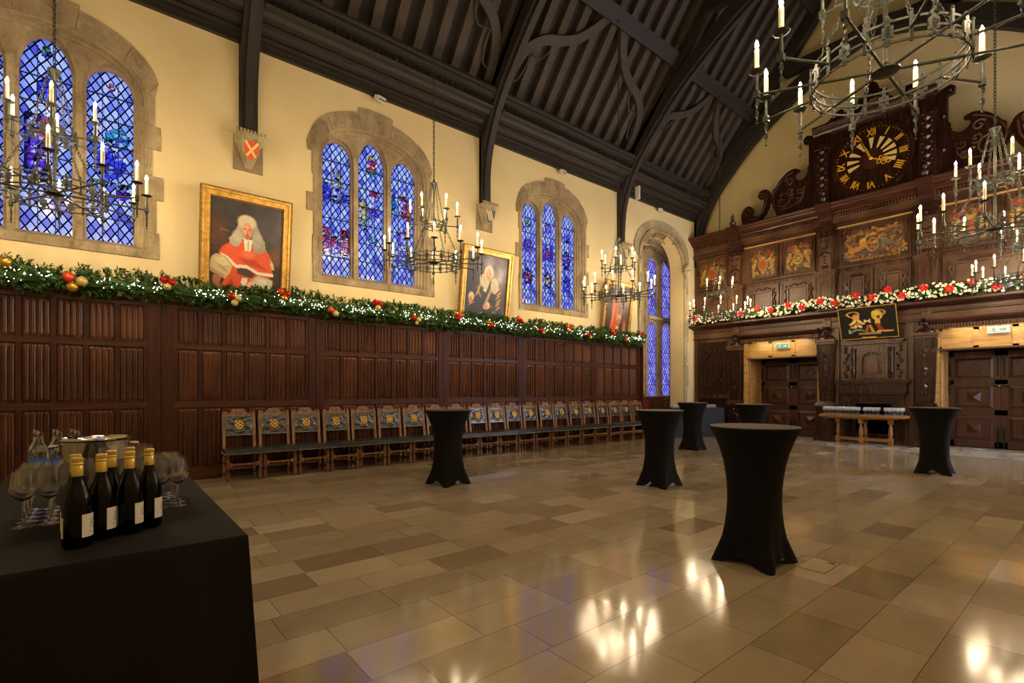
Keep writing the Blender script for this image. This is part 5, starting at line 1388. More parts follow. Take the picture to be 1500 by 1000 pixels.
# upper tier
UP = [7.70, 5.16, mir(5.16), mir(7.70)]
for y in UP:
    m = MB().box(XS-.14, XS+.03, y-.22, y+.22, 3.60, 4.62); m.box(XS-.19, XS+.03, y-.26, y+.26, 4.62, 4.70); m.box(XS-.17, XS+.03, y-.24, y+.24, 4.55, 4.62)
    pd = P5('pedestal', m, M['scr'])
    MB().prism([[(y-.17,3.85),(y+.17,3.85),(y+.17,4.5),(y-.17,4.5)], arch(y, .11, 3.9, 4.28, 4.42, 10)], mapX(XS-.17), 0, .03).build('niche_frame', M['scr'], pd, world=True, smooth=False)
    w0, w1 = .12, .18
    vs = [(XS-.12,y-w0,4.70),(XS-.12,y+w0,4.70),(XS+.03,y+w0,4.70),(XS+.03,y-w0,4.70),(XS-.17,y-w1,5.62),(XS-.17,y+w1,5.62),(XS+.03,y+w1,5.62),(XS+.03,y-w1,5.62)]
    sh = P5('upper_pilaster', MB().add(vs, [(0,1,5,4),(1,2,6,5),(3,0,4,7),(4,5,6,7),(3,2,1,0)]), M['scr'])
    m = MB(); m.box(XS-.2, XS+.03, y-.22, y+.22, 5.78, 5.84); m.box(XS-.22,XS+.03,y-.24,y+.24,5.84,5.93); m.box(XS-.15,XS,y-.15,y+.15,5.62,5.78)
    for s_ in (-1,1): m.lathe([(.01,-.02),(.06,-.02),(.07,.02),(.01,.03)], (XS-.16, y+s_*.14, 5.72), 10, axis='x')
    m.ball((XS-.17, y, 5.72), .05, 8, 6); m.ball((XS-.18, y-.08, 5.5), .035, 8, 6); m.ball((XS-.18, y+.08, 5.5), .035, 8, 6)
    m.tube([(XS-.175,y-.1,5.35),(XS-.18,y,5.28),(XS-.175,y+.1,5.35)], .016, 5); m.tube([(XS-.165,y-.15,5.12),(XS-.185,y-.05,5.2),(XS-.185,y+.05,5.2),(XS-.165,y+.15,5.12)], .02, 5)
    for z in (5.08,5.0,4.92): m.ball((XS-.155, y, z), .025, 6, 5)
    m.box(XS-.145, XS-.12, y-.08, y+.08, 4.76, 4.84); m.build('capital_carving', M['dark'], sh, world=True)
    P5('cornice_block', MB().box(XS-.43, XS, y-.17, y+.17, 6.34, 6.50).box(XS-.26, XS, y-.15, y+.15, 6.13, 6.34).box(XS-.1, XS, y-.15, y+.15, 5.93, 6.13), M['red'])
    m = MB().lathe([(.08,0),(.09,.02),(.06,.05),(.09,.1),(.10,.16),(.05,.19),(.07,.21),(.03,.23),(.06,.28),(.065,.32),(.03,.36),(.012,.39),(.03,.41),(.001,.44)], (XS-.3, y, 6.495), 12)
    P5('finial', m, M['dark'], smooth=True)
def arms(seed, wide, reds):
    def f(U, V):
        P = Pic(U, V, (74,48,32)); r = random.Random(seed); asp = 1.6 if wide else .95
        cs = [(156,108,46),(176,130,60),(130,84,38),(100,82,58),(120,62,38),(190,146,74),(84,76,62)]
        for k in range(300 if wide else 140):
            cx, cy = r.uniform(.04,.96), r.uniform(.1,.93); a = r.uniform(0, 6); n = r.randint(3, 6); c = cs[r.randrange(len(cs))]; q = r.uniform(.014,.024)
            for i in range(n): P.e(c, cx+.03*math.cos(a+i*.6)/asp*1.2, cy+.05*math.sin(a+i*.6), q/asp*1.3, q*1.25, .5)
            P.e((60,38,26), cx+.01, cy-.015, .006, .01, .5)
        if wide:      # lion on the left, horse-like beast on the right, round shield between
            P.e((200,132,42), .20,.36,.13,.075,.25,rot=.5); P.e((216,148,50), .32,.55,.06,.13,.3); P.e((228,170,70), .33,.62,.045,.06,.4); P.e((180,110,36), .12,.2,.05,.04,.3); P.e((206,140,48), .38,.40,.06,.022,.3,rot=-.3); P.e((190,120,40), .10,.5,.02,.12,.3,rot=.5)
            P.e((112,98,78), .70,.44,.12,.08,.25,rot=-.5); P.e((130,112,84), .62,.60,.035,.10,.3,rot=.3); P.e((140,120,90), .60,.68,.045,.03,.4); P.e((120,100,76), .86,.34,.05,.05,.3)
            P.e((190,146,60), .475,.44,.095,.20,.12); P.e((96,70,40), .475,.44,.075,.165,.12); P.e((196,110,44), .445,.50,.03,.06,.3); P.e((206,160,64), .505,.50,.03,.06,.3); P.e((150,120,60), .45,.37,.03,.05,.3); P.e((190,90,44), .50,.36,.03,.05,.3)
            P.e((206,150,56), .475,.74,.055,.05,.3); P.e((160,60,36), .475,.70,.04,.03,.3); P.e((204,146,60), .62,.84,.06,.05,.5); P.e((176,98,50), .78,.86,.08,.045,.6)
            P.c = np.where((V < .085)[..., None], np.array((40,24,18.)), P.c)
        else:
            P.e((170,140,60), .5,.44,.19,.20,.15); P.e((176,80,40) if reds else (196,156,70), .5,.44,.145,.155,.15)
            if not reds:
                for k in range(8): P.e((110,84,44), .5+.09*math.cos(k*.785), .44+.1*math.sin(k*.785), .03,.03,.4)
            P.e((190,150,60), .5,.68,.09,.05,.3); P.e((166,66,34), .24,.80,.12,.06,.6); P.e((160,62,30), .76,.82,.11,.06,.6)
            for s_ in (-1,1): P.e((176,140,56), .5+s_*.32,.46,.07,.17,.3,rot=s_*.35); P.e((160,120,50), .5+s_*.36,.22,.05,.12,.3,rot=-s_*.3); P.e((196,156,64), .5+s_*.27,.62,.06,.05,.4)
            P.c = np.where((V < .06)[..., None], np.array((90,60,34.)), P.c)
        P.tex(.03, 14); return P.c*.84
    return f
def armspanel(y0, y1, z0, z1, colf, label, two, text=None):
    fr = MB(); fr.merge(panelframe('', y0, y1, z0, z1, None, .06, .06, field=False))
    n = 3 if not two else 2
    # cusped head above the painting
    iy0, iy1 = y0+.06, y1-.06; top = z1-.06
    head = [(iy0, top), (iy0, top-.34)]
    hw = (iy1-iy0)/2
    lobes = 2 if two else 3
    pts = []
    segs_ = lobes
    for k in range(segs_):
        a0 = iy0+.05+(iy1-iy0-.1)*k/segs_; a1 = iy0+.05+(iy1-iy0-.1)*(k+1)/segs_; c = (a0+a1)/2; h = (a1-a0)/2
        zb = top-.20 if 0 < k < segs_-1 or two else top-.26
        for i in range(9):
            t_ = PI-PI*i/8; edge0 = (k == 0 and i < 4); edge1 = (k == segs_-1 and i > 4)
            zz = (top-.16)+.13*math.sin(t_) - (.16*(1-math.sin(t_)) if (edge0 or edge1) else 0)
            pts.append((c+h*math.cos(t_), zz))
    head = [(iy0, top)]+[(iy0, pts[0][1]-.0)]+pts+[(iy1, pts[-1][1])]+[(iy1, top)]
    fr.prism([head], mapX(XS-.035), 0, .05)
    f_ = P5('arms_panel', fr, M['scr']); 
    # painted carving, raised by its own figures
    U, V = np.meshgrid(np.linspace(0,1,121 if not two else 71), np.linspace(0,1,71)); rgb = colf(U, V); lum = rgb.mean(2)/255
    w_ = iy1-iy0; h_ = top-(z0+.06); nx = U.shape[1]-1; ny = U.shape[0]-1
    lin = np.where(rgb/255 <= .04045, rgb/255/12.92, ((rgb/255+.055)/1.055)**2.4).reshape(-1, 3)
    vs = [(XS+.02-.06*l-scr.location.x, iy1-u*w_-scr.location.y, z0+.06+v*h_) for u, v, l in zip(U.ravel(), V.ravel(), lum.ravel())]
    fs = [(j*(nx+1)+i, (j+1)*(nx+1)+i, (j+1)*(nx+1)+i+1, j*(nx+1)+i+1) for j in range(ny) for i in range(nx)]
    me = bpy.data.meshes.new('painted_arms'); me.from_pydata(vs, [], fs); me.materials.append(M['paint']); ca = me.color_attributes.new('Col', 'FLOAT_COLOR', 'POINT')
    ca.data.foreach_set('color', np.concatenate([lin, np.ones((len(lin),1))], 1).astype(np.float32).ravel())
    o = bpy.data.objects.new('painted_arms', me); COL.objects.link(o); o.parent = f_; me.shade_smooth()
    o['label'] = label
    if text:
        tm = textmesh(text, .062); 
        m = MB(); wdt = max(p[0] for p in tm[0])
        m.add([(XS-.005, (iy0+iy1)/2+wdt/2-p[0], z0+.075+p[1]) for p in tm[0]], tm[1]); m.build('painted_words', M['gold'], f_, world=True, smooth=False)
def textmesh(s_, size, sx=1.0, bold=0.0):
    cu = bpy.data.curves.new('t', 'FONT'); cu.body = s_; cu.size = size; cu.offset = bold; ob = bpy.data.objects.new('t', cu); COL.objects.link(ob)
    dg = bpy.context.evaluated_depsgraph_get(); me = bpy.data.meshes.new_from_object(ob.evaluated_get(dg))
    vs = [(v.co.x*sx, v.co.y) for v in me.vertices]; fs = [tuple(p.vertices) for p in me.polygons]
    bpy.data.objects.remove(ob); bpy.data.meshes.remove(me); return vs, fs
ZB, ZT = 4.78, 5.78
armspanel(8.02, 9.08, ZB, ZT, arms(1, False, True), 'dim carved and painted coat of arms', True)
armspanel(6.46, 7.36, ZB, ZT, arms(2, False, True), 'carved coat of arms with a red oval shield', True)
armspanel(5.46, 6.36, ZB, ZT, arms(3, False, False), 'carved coat of arms with a round gold shield', True)
armspanel(3.29, 4.83, ZB, ZT, arms(4, True, False), 'royal arms with a gold lion and a grey horned beast', False, 'WARDEN CHARLES YE 2ND THO. BENN')
armspanel(mir(6.36), mir(5.46), ZB, ZT, arms(5, False, True), 'carved and painted coat of arms, red', True)
armspanel(mir(7.36), mir(6.46), ZB, ZT, arms(6, False, False), 'carved and painted coat of arms, gold', True)
armspanel(mir(9.08)+.02, mir(8.02), ZB, ZT, arms(7, False, True), 'carved and painted coat of arms by the right wall', True)
P5('yellow_fillet', MB().box(XS-.085,XS-.02,5.40,7.42,5.795,5.835).box(XS-.085,XS-.02,3.25,4.87,5.795,5.835).box(XS-.085,XS-.02,mir(7.42),mir(5.40),5.795,5.835), M['honey'])
def swag(y0, y1, z0, z1, kind):
    m = panelframe('', y0, y1, z0, z1, None, .06, .05)
    c = ((y0+y1)/2, (z0+z1)/2); hy, hz = (y1-y0)/2-.22, (z1-z0)/2-.22
    r = lambda d: [(c[0]-hy-d, c[1]-hz-d), (c[0]+hy+d, c[1]-hz-d), (c[0]+hy+d, c[1]+hz+d), (c[0]-hy-d, c[1]+hz+d)]
    m.prism([r(.04), r(0)], mapX(XS-.03), 0, .055); m.prism([r(-.02)], mapX(XS), 0, .03)
    for su in (-1,1):
        m.tube([(XS-.0, c[0]+su*(hy+.06), c[1]+hz), (XS-.02, c[0]+su*(hy+.12), c[1]+hz*.6), (XS-.02, c[0]+su*(hy+.07), c[1]+hz*.15), (XS-.02, c[0]+su*(hy+.07), c[1]-hz*.15), (XS-.02, c[0]+su*(hy+.12), c[1]-hz*.6), (XS, c[0]+su*(hy+.06), c[1]-hz)], .028, 6)
        for sv in (-1,1): m.tube([(XS-.01, c[0]+su*hy*.9, c[1]+sv*(hz+.06)), (XS-.02, c[0]+su*hy*.5, c[1]+sv*(hz+.12)), (XS-.01, c[0]+su*hy*.1, c[1]+sv*(hz+.07))], .028, 6); m.ball((XS-.01, c[0]+su*(hy+.08), c[1]+sv*(hz+.06)), .032, 6, 5)
    P5('carved_panel', m, M['scry'])
for a, b in ((8.02,9.08),(6.44,7.38),(5.44,6.38),(4.09,4.83),(3.29,4.03)): swag(a, b, 3.72, 4.60, 0)
for a, b in ((5.44,7.38),(8.02,9.08)): swag(mir(b), mir(a), 3.72, 4.60, 0)
for a, b in ((7.98,9.12),(5.42,7.42),(3.26,4.86),(mir(7.42),mir(5.42)),(mir(9.12)+.02,mir(7.98))):
    m = MB().box(XS-.07, XS+.03, a, b, 4.72, 4.76); k = a+.02
    while k < b-.04: m.bar((XS-.045, k, 4.69), (XS-.045, k+.04, 4.72), .04, .02); k += .06
    P5('rope_moulding', m, M['scry'])

# ================================================================ CLOCK
XC = 15.36; cy_, cz_ = 4.06, 7.38
ck = thing('clock', 'big dark carved clock with gold numerals standing on the screen cornice', 'clock', (XC+.1, cy_, 6.49))
def P6(name, mb, mt, parent=None, **k):
    k.setdefault('smooth', False); return mb.build(name, mt, parent or ck, world=True, **k)
P6('case', MB().box(XC+.04, XC+.30, cy_-.98, cy_+.98, 6.49, 8.45), M['dark'])
for s_ in (-1, 1):
    y = cy_+s_*1.14
    m = MB().box(XC-.04, XC+.30, y-.17, y+.17, 6.49, 8.45); m.box(XC-.08, XC+.3, y-.2, y+.2, 6.49, 6.62); m.box(XC-.08,XC+.3,y-.2,y+.2,8.05,8.12); m.box(XC-.1,XC+.3,y-.1,y+.1,8.15,8.4)
    b = MB()
    for z in (6.85,7.05,7.25,7.5,7.75,7.95): b.add([(XC-.04,y-.07,z),(XC-.04,y,z+.07),(XC-.04,y+.07,z),(XC-.04,y,z-.07),(XC-.09,y,z)], [(0,1,4),(1,2,4),(2,3,4),(3,0,4)]); b.ball((XC-.04, y-.09, z+.1), .022, 6, 5); b.ball((XC-.04, y+.09, z+.1), .022, 6, 5)
    ps = P6('side_pilaster', m, M['dark']); b.build('diamond_bosses', M['scr'], ps, world=True, smooth=False)
    # outer ear boards
    ear = [(cy_+s_*1.30, 6.49),(cy_+s_*1.55,6.49),(cy_+s_*1.53,7.3),(cy_+s_*1.50,7.6),(cy_+s_*1.55,7.68),(cy_+s_*1.50,7.75),(cy_+s_*1.50,8.35),(cy_+s_*1.62,8.38),(cy_+s_*1.64,8.52),(cy_+s_*1.55,8.60),(cy_+s_*1.40,8.55),(cy_+s_*1.3,8.45)]
    m = MB().prism([ear], mapX(XC+.06), 0, .12); m.ball((XC+.06, cy_+s_*1.55, 8.47), .05, 8, 6)
    for z in (7.1, 7.9): m.add([(XC+.06,cy_+s_*1.42-.05,z),(XC+.06,cy_+s_*1.42,z+.07),(XC+.06,cy_+s_*1.42+.05,z),(XC+.06,cy_+s_*1.42,z-.07),(XC+.01,cy_+s_*1.42,z)], [(0,1,4),(1,2,4),(2,3,4),(3,0,4)])
    P6('ear_board', m, M['dark'])
    # long scroll bracket
    base = [(7.44,6.49),(7.50,6.83),(7.42,7.03),(7.25,7.08),(7.14,6.94),(7.19,6.80),(7.05,6.72),(6.95,6.76),(6.85,6.93),(6.80,7.15),(6.83,7.23),(6.92,7.19),(6.99,7.30),(6.93,7.43),(6.80,7.46),(6.68,7.40),(6.60,7.24),(6.54,7.14),(6.55,7.34),(6.47,7.42),(6.36,7.58),(6.17,7.74),(6.0,7.80),(5.86,7.76),(5.83,7.70),(5.93,7.66),(5.95,7.56),(5.88,7.46),(5.76,7.42),(5.64,7.50),(5.58,7.66),(5.50,7.66),(5.50,6.49)]
    hole = [(6.93,6.57),(6.78,6.72),(6.68,6.90),(6.66,7.10),(6.60,6.98),(6.52,6.80),(6.45,6.57)]
    mm = lambda L: [(y_-(7.5-cy_-3.44) if False else (y_ if s_ == 1 else 2*cy_-y_), z_) for y_, z_ in L]
    m = MB().prism([mm(smoothpts(base[:-3], 3)+base[-3:]), mm(hole)], mapX(XC+.10), 0, .12)
    P6('scroll_bracket', m, M['dark'])
    m = MB(); F = XC+.09
    def tb(L, r=.025): m.tube([(F, y_ if s_ == 1 else 2*cy_-y_, z_) for y_, z_ in smoothpts(L, 4)], r, 6)
    def spiral(c, R, a0, turns=1.4, r=.025): tb([(c[0]+R*(1-t_)*math.cos(a0+t_*turns*2*PI), c[1]+R*(1-t_)*math.sin(a0+t_*turns*2*PI)) for t_ in [k/14*.85 for k in range(15)]], r)
    spiral((7.30,6.88), .15, 0); spiral((6.88,7.33), .10, 2); spiral((6.28,6.95), .24, 1.5); spiral((6.1,7.45), .13, .5); spiral((5.80,7.12), .11, 2.5); spiral((5.85,6.85), .09, 1); spiral((6.05,7.18), .12, 4)
    tb([(7.3,6.66),(7.0,6.68),(6.78,6.95),(6.72,7.3)], .02); tb([(6.5,6.9),(6.55,7.2),(6.3,7.55),(6.0,7.72)], .02); tb([(6.3,6.7),(6.0,6.75),(5.75,6.9),(5.68,7.2)], .02)
    m.ball((F, (6.32 if s_ == 1 else 2*cy_-6.32), 7.15), .06, 8, 6); m.ball((F, (6.0 if s_ == 1 else 2*cy_-6.0), 6.98), .05, 8, 6)
    P6('scroll_carving', m, M['scr'], smooth=True)
m = pyprof([(XC+.35,8.42),(XC-.05,8.42),(XC-.08,8.47),(XC-.13,8.50),(XC-.15,8.56),(XC-.18,8.60),(XC-.18,8.64),(XC+.35,8.66)], cy_-1.34, cy_+1.34); P6('clock_cornice', m, M['dark'])
cr = [(-1.15,8.62),(-1.15,8.74),(-1.0,8.80),(-.86,8.95),(-.7,9.0),(-.58,8.9),(-.66,8.82),(-.5,8.78),(-.36,8.9),(-.3,9.1),(-.16,9.16),(-.1,9.34),(0,9.42),(.1,9.34),(.16,9.16),(.3,9.1),(.36,8.9),(.5,8.78),(.66,8.82),(.58,8.9),(.7,9.0),(.86,8.95),(1.0,8.80),(1.15,8.74),(1.15,8.62)]
hole = [(-.14,8.75),(.14,8.75),(.18,8.9),(.06,9.02),(-.06,9.02),(-.18,8.9)]
P6('crest', MB().prism([[(cy_+a, b) for a, b in cr], [(cy_+a, b) for a, b in hole]], mapX(XC+.08), 0, .10), M['dark'])
ring = lambda r, n=64: [(cy_+r*math.cos(2*PI*k/n), cz_+r*math.sin(2*PI*k/n)) for k in range(n)]
P6('dial_rim', MB().prism([ring(.90), ring(.82)], mapX(XC-.03), 0, .08), M['dark'])
P6('dial', MB().prism([ring(.83)], mapX(XC+.0), 0, .05), M['dark'])
P6('inner_ring', MB().prism([ring(.585), ring(.555)], mapX(XC-.012), 0, .015), M['dark'])
P6('centre_boss', MB().prism([ring(.25)], mapX(XC-.012), 0, .015), M['door'])
pt = lambda ang, r: (cy_-r*math.sin(math.radians(ang)), cz_+r*math.cos(math.radians(ang)))      # clockwise for the viewer
m = MB()
for a in (252,275,299,328,0,27,50,70,90,107):
    m.prism([[pt(a-3,.27), pt(a+3,.27), pt(a+6,.54), pt(a-6,.54)]], mapX(XC-.012), 0, .02)
P6('cream_slats', m, M['parmy'])
m = MB()
for a in range(0, 360, 6):
    p = pt(a, .785); m.ball((XC-.004, p[0], p[1]), .011, 6, 4)
P6('minute_dots', m, M['gold'])
ROM = ['XII','I','II','III','IIII','V','VI','VII','VIII','IX','X','XI']
for k in range(12):
    m = MB(); tm = textmesh(ROM[k], .20, 1.0, .007); xs1 = [p[0] for p in tm[0]]; ys1 = [p[1] for p in tm[0]]; cxx = (min(xs1)+max(xs1))/2; cyy = (min(ys1)+max(ys1))/2
    sc_ = min(1.0, .20/(max(xs1)-min(xs1))); a = math.radians(30*k)
    vs = []
    for (x, y) in tm[0]:
        u = (x-cxx)*sc_*1.0; v = (y-cyy)*1.15; uu = u*math.cos(a)+v*math.sin(a); vv = -u*math.sin(a)+v*math.cos(a)
        p = pt(30*k, .675); vs.append((XC-.012, p[0]-uu, p[1]+vv))
    m.add(vs, tm[1]); P6('numeral', m, M['gold'])
def hand(name, ang, L, w_, loops):
    m = MB(); m.prism([[pt(ang-90, w_), pt(ang, L), pt(ang+90, w_), pt(ang+180, w_*2)]], mapX(XC-.05), 0, .012)
    if loops:
        for r0, off in ((.22,.05),(.22,-.05),(.33,.05),(.33,-.05),(.42,.0)):
            c = pt(ang, r0); d = (-off*math.cos(math.radians(ang)), -off*math.sin(math.radians(ang)))
            m.tube([(XC-.045, c[0]+d[0]+.042*math.cos(t_*PI/6), c[1]+d[1]+.042*math.sin(t_*PI/6)) for t_ in range(12)], .011, 5, closed=True)
    else:
        for r0 in (.12,.2,.28): p = pt(ang, r0); m.ball((XC-.045, p[0], p[1]), .03, 6, 5, (.5,1,1))
    P6(name, m, M['gold'])
hand('minute_hand', 338, .60, .022, False); hand('hour_hand', 117, .50, .018, True)
P6('hand_boss', MB().ball((XC-.05, cy_, cz_), .045, 10, 8, (.6,1,1)), M['gold'])
# ================================================================ HIGH TABLES in stretch covers
def hightable(x, y, rz, label):
    r = thing('cocktail_table', label, 'table', (x, y, 0), rz, group='round high tables in black stretch covers')
    H = 1.10
    prof = [(1.098,.338,.338),(1.085,.338,.338),(1.06,.325,.325),(1.0,.296,.296),(.9,.258,.258),(.8,.232,.232),(.7,.214,.216),(.6,.203,.208),(.5,.196,.208),(.4,.192,.215),(.3,.190,.230),(.2,.190,.254),(.12,.200,.290),(.06,.210,.318),(.0,.218,.345)]
    n = 64; vs = []; fs = []
    for j, (z, a, b) in enumerate(prof):
        for k in range(n):
            th = 2*PI*k/n; c = abs(math.sin(2*th))
            t_ = c**(2.4+6*max(0, 1-z/.35)) if b > a else 0
            rad = a+(b-a)*t_
            zz = z
            if z < .12: zz = z+(.075*(1-c**1.3))*(1-z/.12)
            vs.append((rad*math.cos(th), rad*math.sin(th), zz))
    for j in range(len(prof)-1):
        for k in range(n): l = (k+1) % n; fs.append((j*n+k, (j+1)*n+k, (j+1)*n+l, j*n+l))
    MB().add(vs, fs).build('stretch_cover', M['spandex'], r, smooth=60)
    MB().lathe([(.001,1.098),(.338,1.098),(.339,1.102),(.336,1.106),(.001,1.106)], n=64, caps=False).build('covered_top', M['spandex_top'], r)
    for k in range(4):
        a = PI/4+k*PI/2; MB().lathe([(.022,0),(.024,.012),(.018,.03),(.006,.036)], (.305*math.cos(a), .305*math.sin(a), 0), 10).build('foot', M['black_iron'], r)
    m = MB().cyl((0,0,.05), (0,0,1.09), .03, n=12)
    for k in range(4):
        a = PI/4+k*PI/2; m.cyl((0,0,.1), (.29*math.cos(a), .29*math.sin(a), .035), .016, n=8)
    m.build('pole_and_base', M['black_iron'], r)
for x, y, rz, l in ((4.135,1.90,.0,'nearest black covered high table, large in the right foreground'),(3.99,6.36,.12,'black covered high table before the row of chairs'),(6.33,4.29,.05,'black covered high table in the middle of the hall, behind the nearest one'),(10.75,6.38,.1,'slim-looking black covered high table before the dark blue draped table'),(10.5,4.85,0,'black covered high table before the left doors, base hidden by the nearest table'),(10.82,1.97,.08,'black covered high table before the right doors')):
    hightable(x, y, rz, l)

# ================================================================ DRAPED TABLES
def draped(x0, x1, y0, y1, H, mat, label, name='draped_table', loc=None, rz=0, flare=.06, seed=1):
    r = thing(name, label, 'table', loc or ((x0+x1)/2, (y0+y1)/2, 0), rz)
    if loc is None: ox, oy = (x0+x1)/2, (y0+y1)/2
    else: ox = oy = 0
    q = random.Random(seed); P = []; N = []
    def seg(a, b, nx, ny, n):
        for k in range(n): t_ = k/n; P.append((a[0]+(b[0]-a[0])*t_, a[1]+(b[1]-a[1])*t_)); N.append((nx, ny))
    st = 26
    seg((x0,y0),(x1,y0),0,-1,st); N[-st] = (-.7,-.7); i1 = len(P)
    seg((x1,y0),(x1,y1),1,0,st*2); N[i1] = (.7,-.7); i2 = len(P)
    seg((x1,y1),(x0,y1),0,1,st); N[i2] = (.7,.7); i3 = len(P)
    seg((x0,y1),(x0,y0),-1,0,st*2); N[i3] = (-.7,.7)
    n = len(P); ph = [q.uniform(0, 6) for _ in range(4)]
    vs = []; fs = []
    levels = [H, H-.006, H-.03, H*.75, H*.5, H*.25, .02]
    for j, z in enumerate(levels):
        d = (H-z)/H
        for k in range(n):
            a = k/n*2*PI
            f_ = flare*d*(1.0)+.022*d*math.sin(a*9+ph[0])+.014*d*math.sin(a*17+ph[1])+(.004 if j else 0)
            if N[k][0] and N[k][1]: f_ += flare*.6*d
            vs.append((P[k][0]+N[k][0]*f_-ox, P[k][1]+N[k][1]*f_-oy, z))
    for j in range(len(levels)-1):
        for k in range(n): l = (k+1) % n; fs.append((j*n+k, (j+1)*n+k, (j+1)*n+l, j*n+l))
    m = MB().add(vs, fs)
    # top with very slight creases
    NX, NY = 26, 40; b = []; ff = []
    for j in range(NY+1):
        for i in range(NX+1):
            u, v = i/NX, j/NY; e = min(u, 1-u, v, 1-v)
            b.append((x0+(x1-x0)*u-ox, y0+(y1-y0)*v-oy, H+.0015*math.sin(u*9+v*14+ph[2])*min(1, e*8)))
    for j in range(NY):
        for i in range(NX): a = j*(NX+1)+i; ff.append((a, a+1, a+NX+2, a+NX+1))
    m.add(b, ff)
    m.build('tablecloth', mat, r, smooth=50)
    t2 = MB().box(x0-ox+.01, x1-ox-.01, y0-oy+.01, y1-oy-.01, H-.035, H-.006); t2.build('tabletop', M['oak'], r, smooth=False)
    for sx in (x0+.08, x1-.08):
        for sy in (y0+.15, y1-.15): MB().cyl((sx-ox, sy-oy, 0), (sx-ox, sy-oy, H-.03), .018, n=8).build('leg', M['black_iron'], r)
    return r
TH = .87
draped(-.45, .41, 2.03, 4.47, TH, M['cloth'], 'drinks table under a long black cloth in the left foreground', seed=4)

# ---- wine bottles
def bottle():
    r = thing('wine_bottle', 'bottle', 'bottle', (0,0,0), group='unopened wine bottles on the drinks table')
    MB().lathe([(.0,.004),(.034,.0),(.0405,.006),(.041,.02),(.041,.135),(.039,.155),(.033,.18),(.024,.205),(.0175,.225),(.0150,.245),(.0148,.292),(.001,.293)], n=32, caps=False).build('glass_body', M['bottle'], r)
    m = MB().lathe([(.0158,.238),(.0162,.24),(.0162,.272),(.0152,.274),(.0166,.277),(.0166,.282),(.0155,.284),(.0166,.287),(.0166,.298),(.014,.301),(.001,.3015)], n=24, caps=False).build('gold_screw_cap', M['foil'], r)
    def patch(a0, a1, z0, z1, rad, n=20):
        vs = []; 
        for k in range(n+1):
            a = math.radians(a0+(a1-a0)*k/n)
            for z in (z0, z1): vs.append((rad*math.sin(a), -rad*math.cos(a), z))
        return MB().add(vs, [(2*k, 2*k+2, 2*k+3, 2*k+1) for k in range(n)])
    # angles measured from the camera side (-Y) towards +X
    lb = patch(18, 92, .036, .112, .0415).build('front_label', M['label'], r)
    lb2 = patch(92, 128, .036, .112, .0415).build('dark_label_end', M['label_dark'], r)
    bl = patch(-98, -58, .036, .105, .0415).build('back_label', M['label'], r)
    def onlabel(tm, a0, z0, k=1.0):
        rad = .0418; return [(rad*math.sin(math.radians(a0)+p[0]/rad), -rad*math.cos(math.radians(a0)+p[0]/rad), z0+p[1]) for p in tm[0]]
    m = MB(); R0, R1 = .017, .0145; vs = []; n = 40
    for k in range(n):
        t_ = 2*PI*k/n; vs += [(R0*math.cos(t_)*.8, R0*math.sin(t_)), (R1*math.cos(t_)*.75, R1*math.sin(t_))]
    fs = [(2*k, (2*k+2) % (2*n), (2*k+3) % (2*n), 2*k+1) for k in range(n)]
    m.add(onlabel((vs, None), 80, .078), fs)
    for s_, z in (('T', .088), ('O', .077), ('B', .066)):
        tm = textmesh(s_, .010); m.add(onlabel(tm, 50, z), tm[1])
    tm = textmesh('VINO', .0055); m.add(onlabel(tm, 48, .050), tm[1]); m.build('black_print', M['ink'], lb, smooth=False)
    m = MB()
    for k in range(7): m.add([(.0418*math.sin(math.radians(a)), -.0418*math.cos(math.radians(a)), .045+.008*k+z) for a, z in ((-92,0),(-66,0),(-66,.0016),(-92,.0016))], [(0,1,2,3)])
    m.build('small_print', M['ink'], bl, smooth=False)
    return r
b0 = proto(bottle())
BP = [(-.066,2.235,'front row, leftmost and nearest'),(-.073,2.345,'behind the nearest bottle at the left end'),(-.003,2.305,'front row, second from the left'),(.026,2.415,'back row, between the second and third front bottles'),(.078,2.335,'front row, third from the left'),(.0835,2.50,'back row, behind the third front bottle'),(.140,2.395,'front row, rightmost')]
for i, (x, y, l) in enumerate(BP):
    lab = 'dark wine bottle with gold screw cap, '+l
    if i == 0: b0.location = (x, y, TH+.001); b0['label'] = lab
    else: dup(b0, (x, y, TH+.001), rnd.uniform(-.1,.1), lab)

# ---- wine glasses
def wineglass(name, label, group, k=1.0, n=20, H=.215, R=.042):
    r = thing(name, label, 'glass', (0,0,0), group=group)
    o = [(.001,.0),(.036,.0),(.0365,.0015),(.02,.005),(.006,.009),(.0038,.02),(.0036,.09),(.006,.100),(.02,.108),(.034,.122),(.0415,.142),(.042,.155),(.038,.185),(.034,.215)]
    i_ = [(.0332,.215),(.0370,.185),(.0408,.155),(.0402,.142),(.033,.1235),(.02,.1105),(.001,.106)]
    pr = [(a*R/.042, z*H/.215) for a, z in o+i_]
    MB().lathe([p for p in pr if p[1] <= .1*H/.215+.0001][:8], n=n, caps=False)
    MB().lathe(pr, n=n, caps=False).build('glass', M['goblet'] if name == 'goblet' else M['wineg'], r)
    return r
g0 = proto(wineglass('wine_glass', 'empty stemmed wine glass in the rows behind the wine bottles', 'wine glasses in rows on the drinks table', n=24))
XX = [-.235,-.163,-.091,-.019,.053,.125,.197,.269]; firstg = True
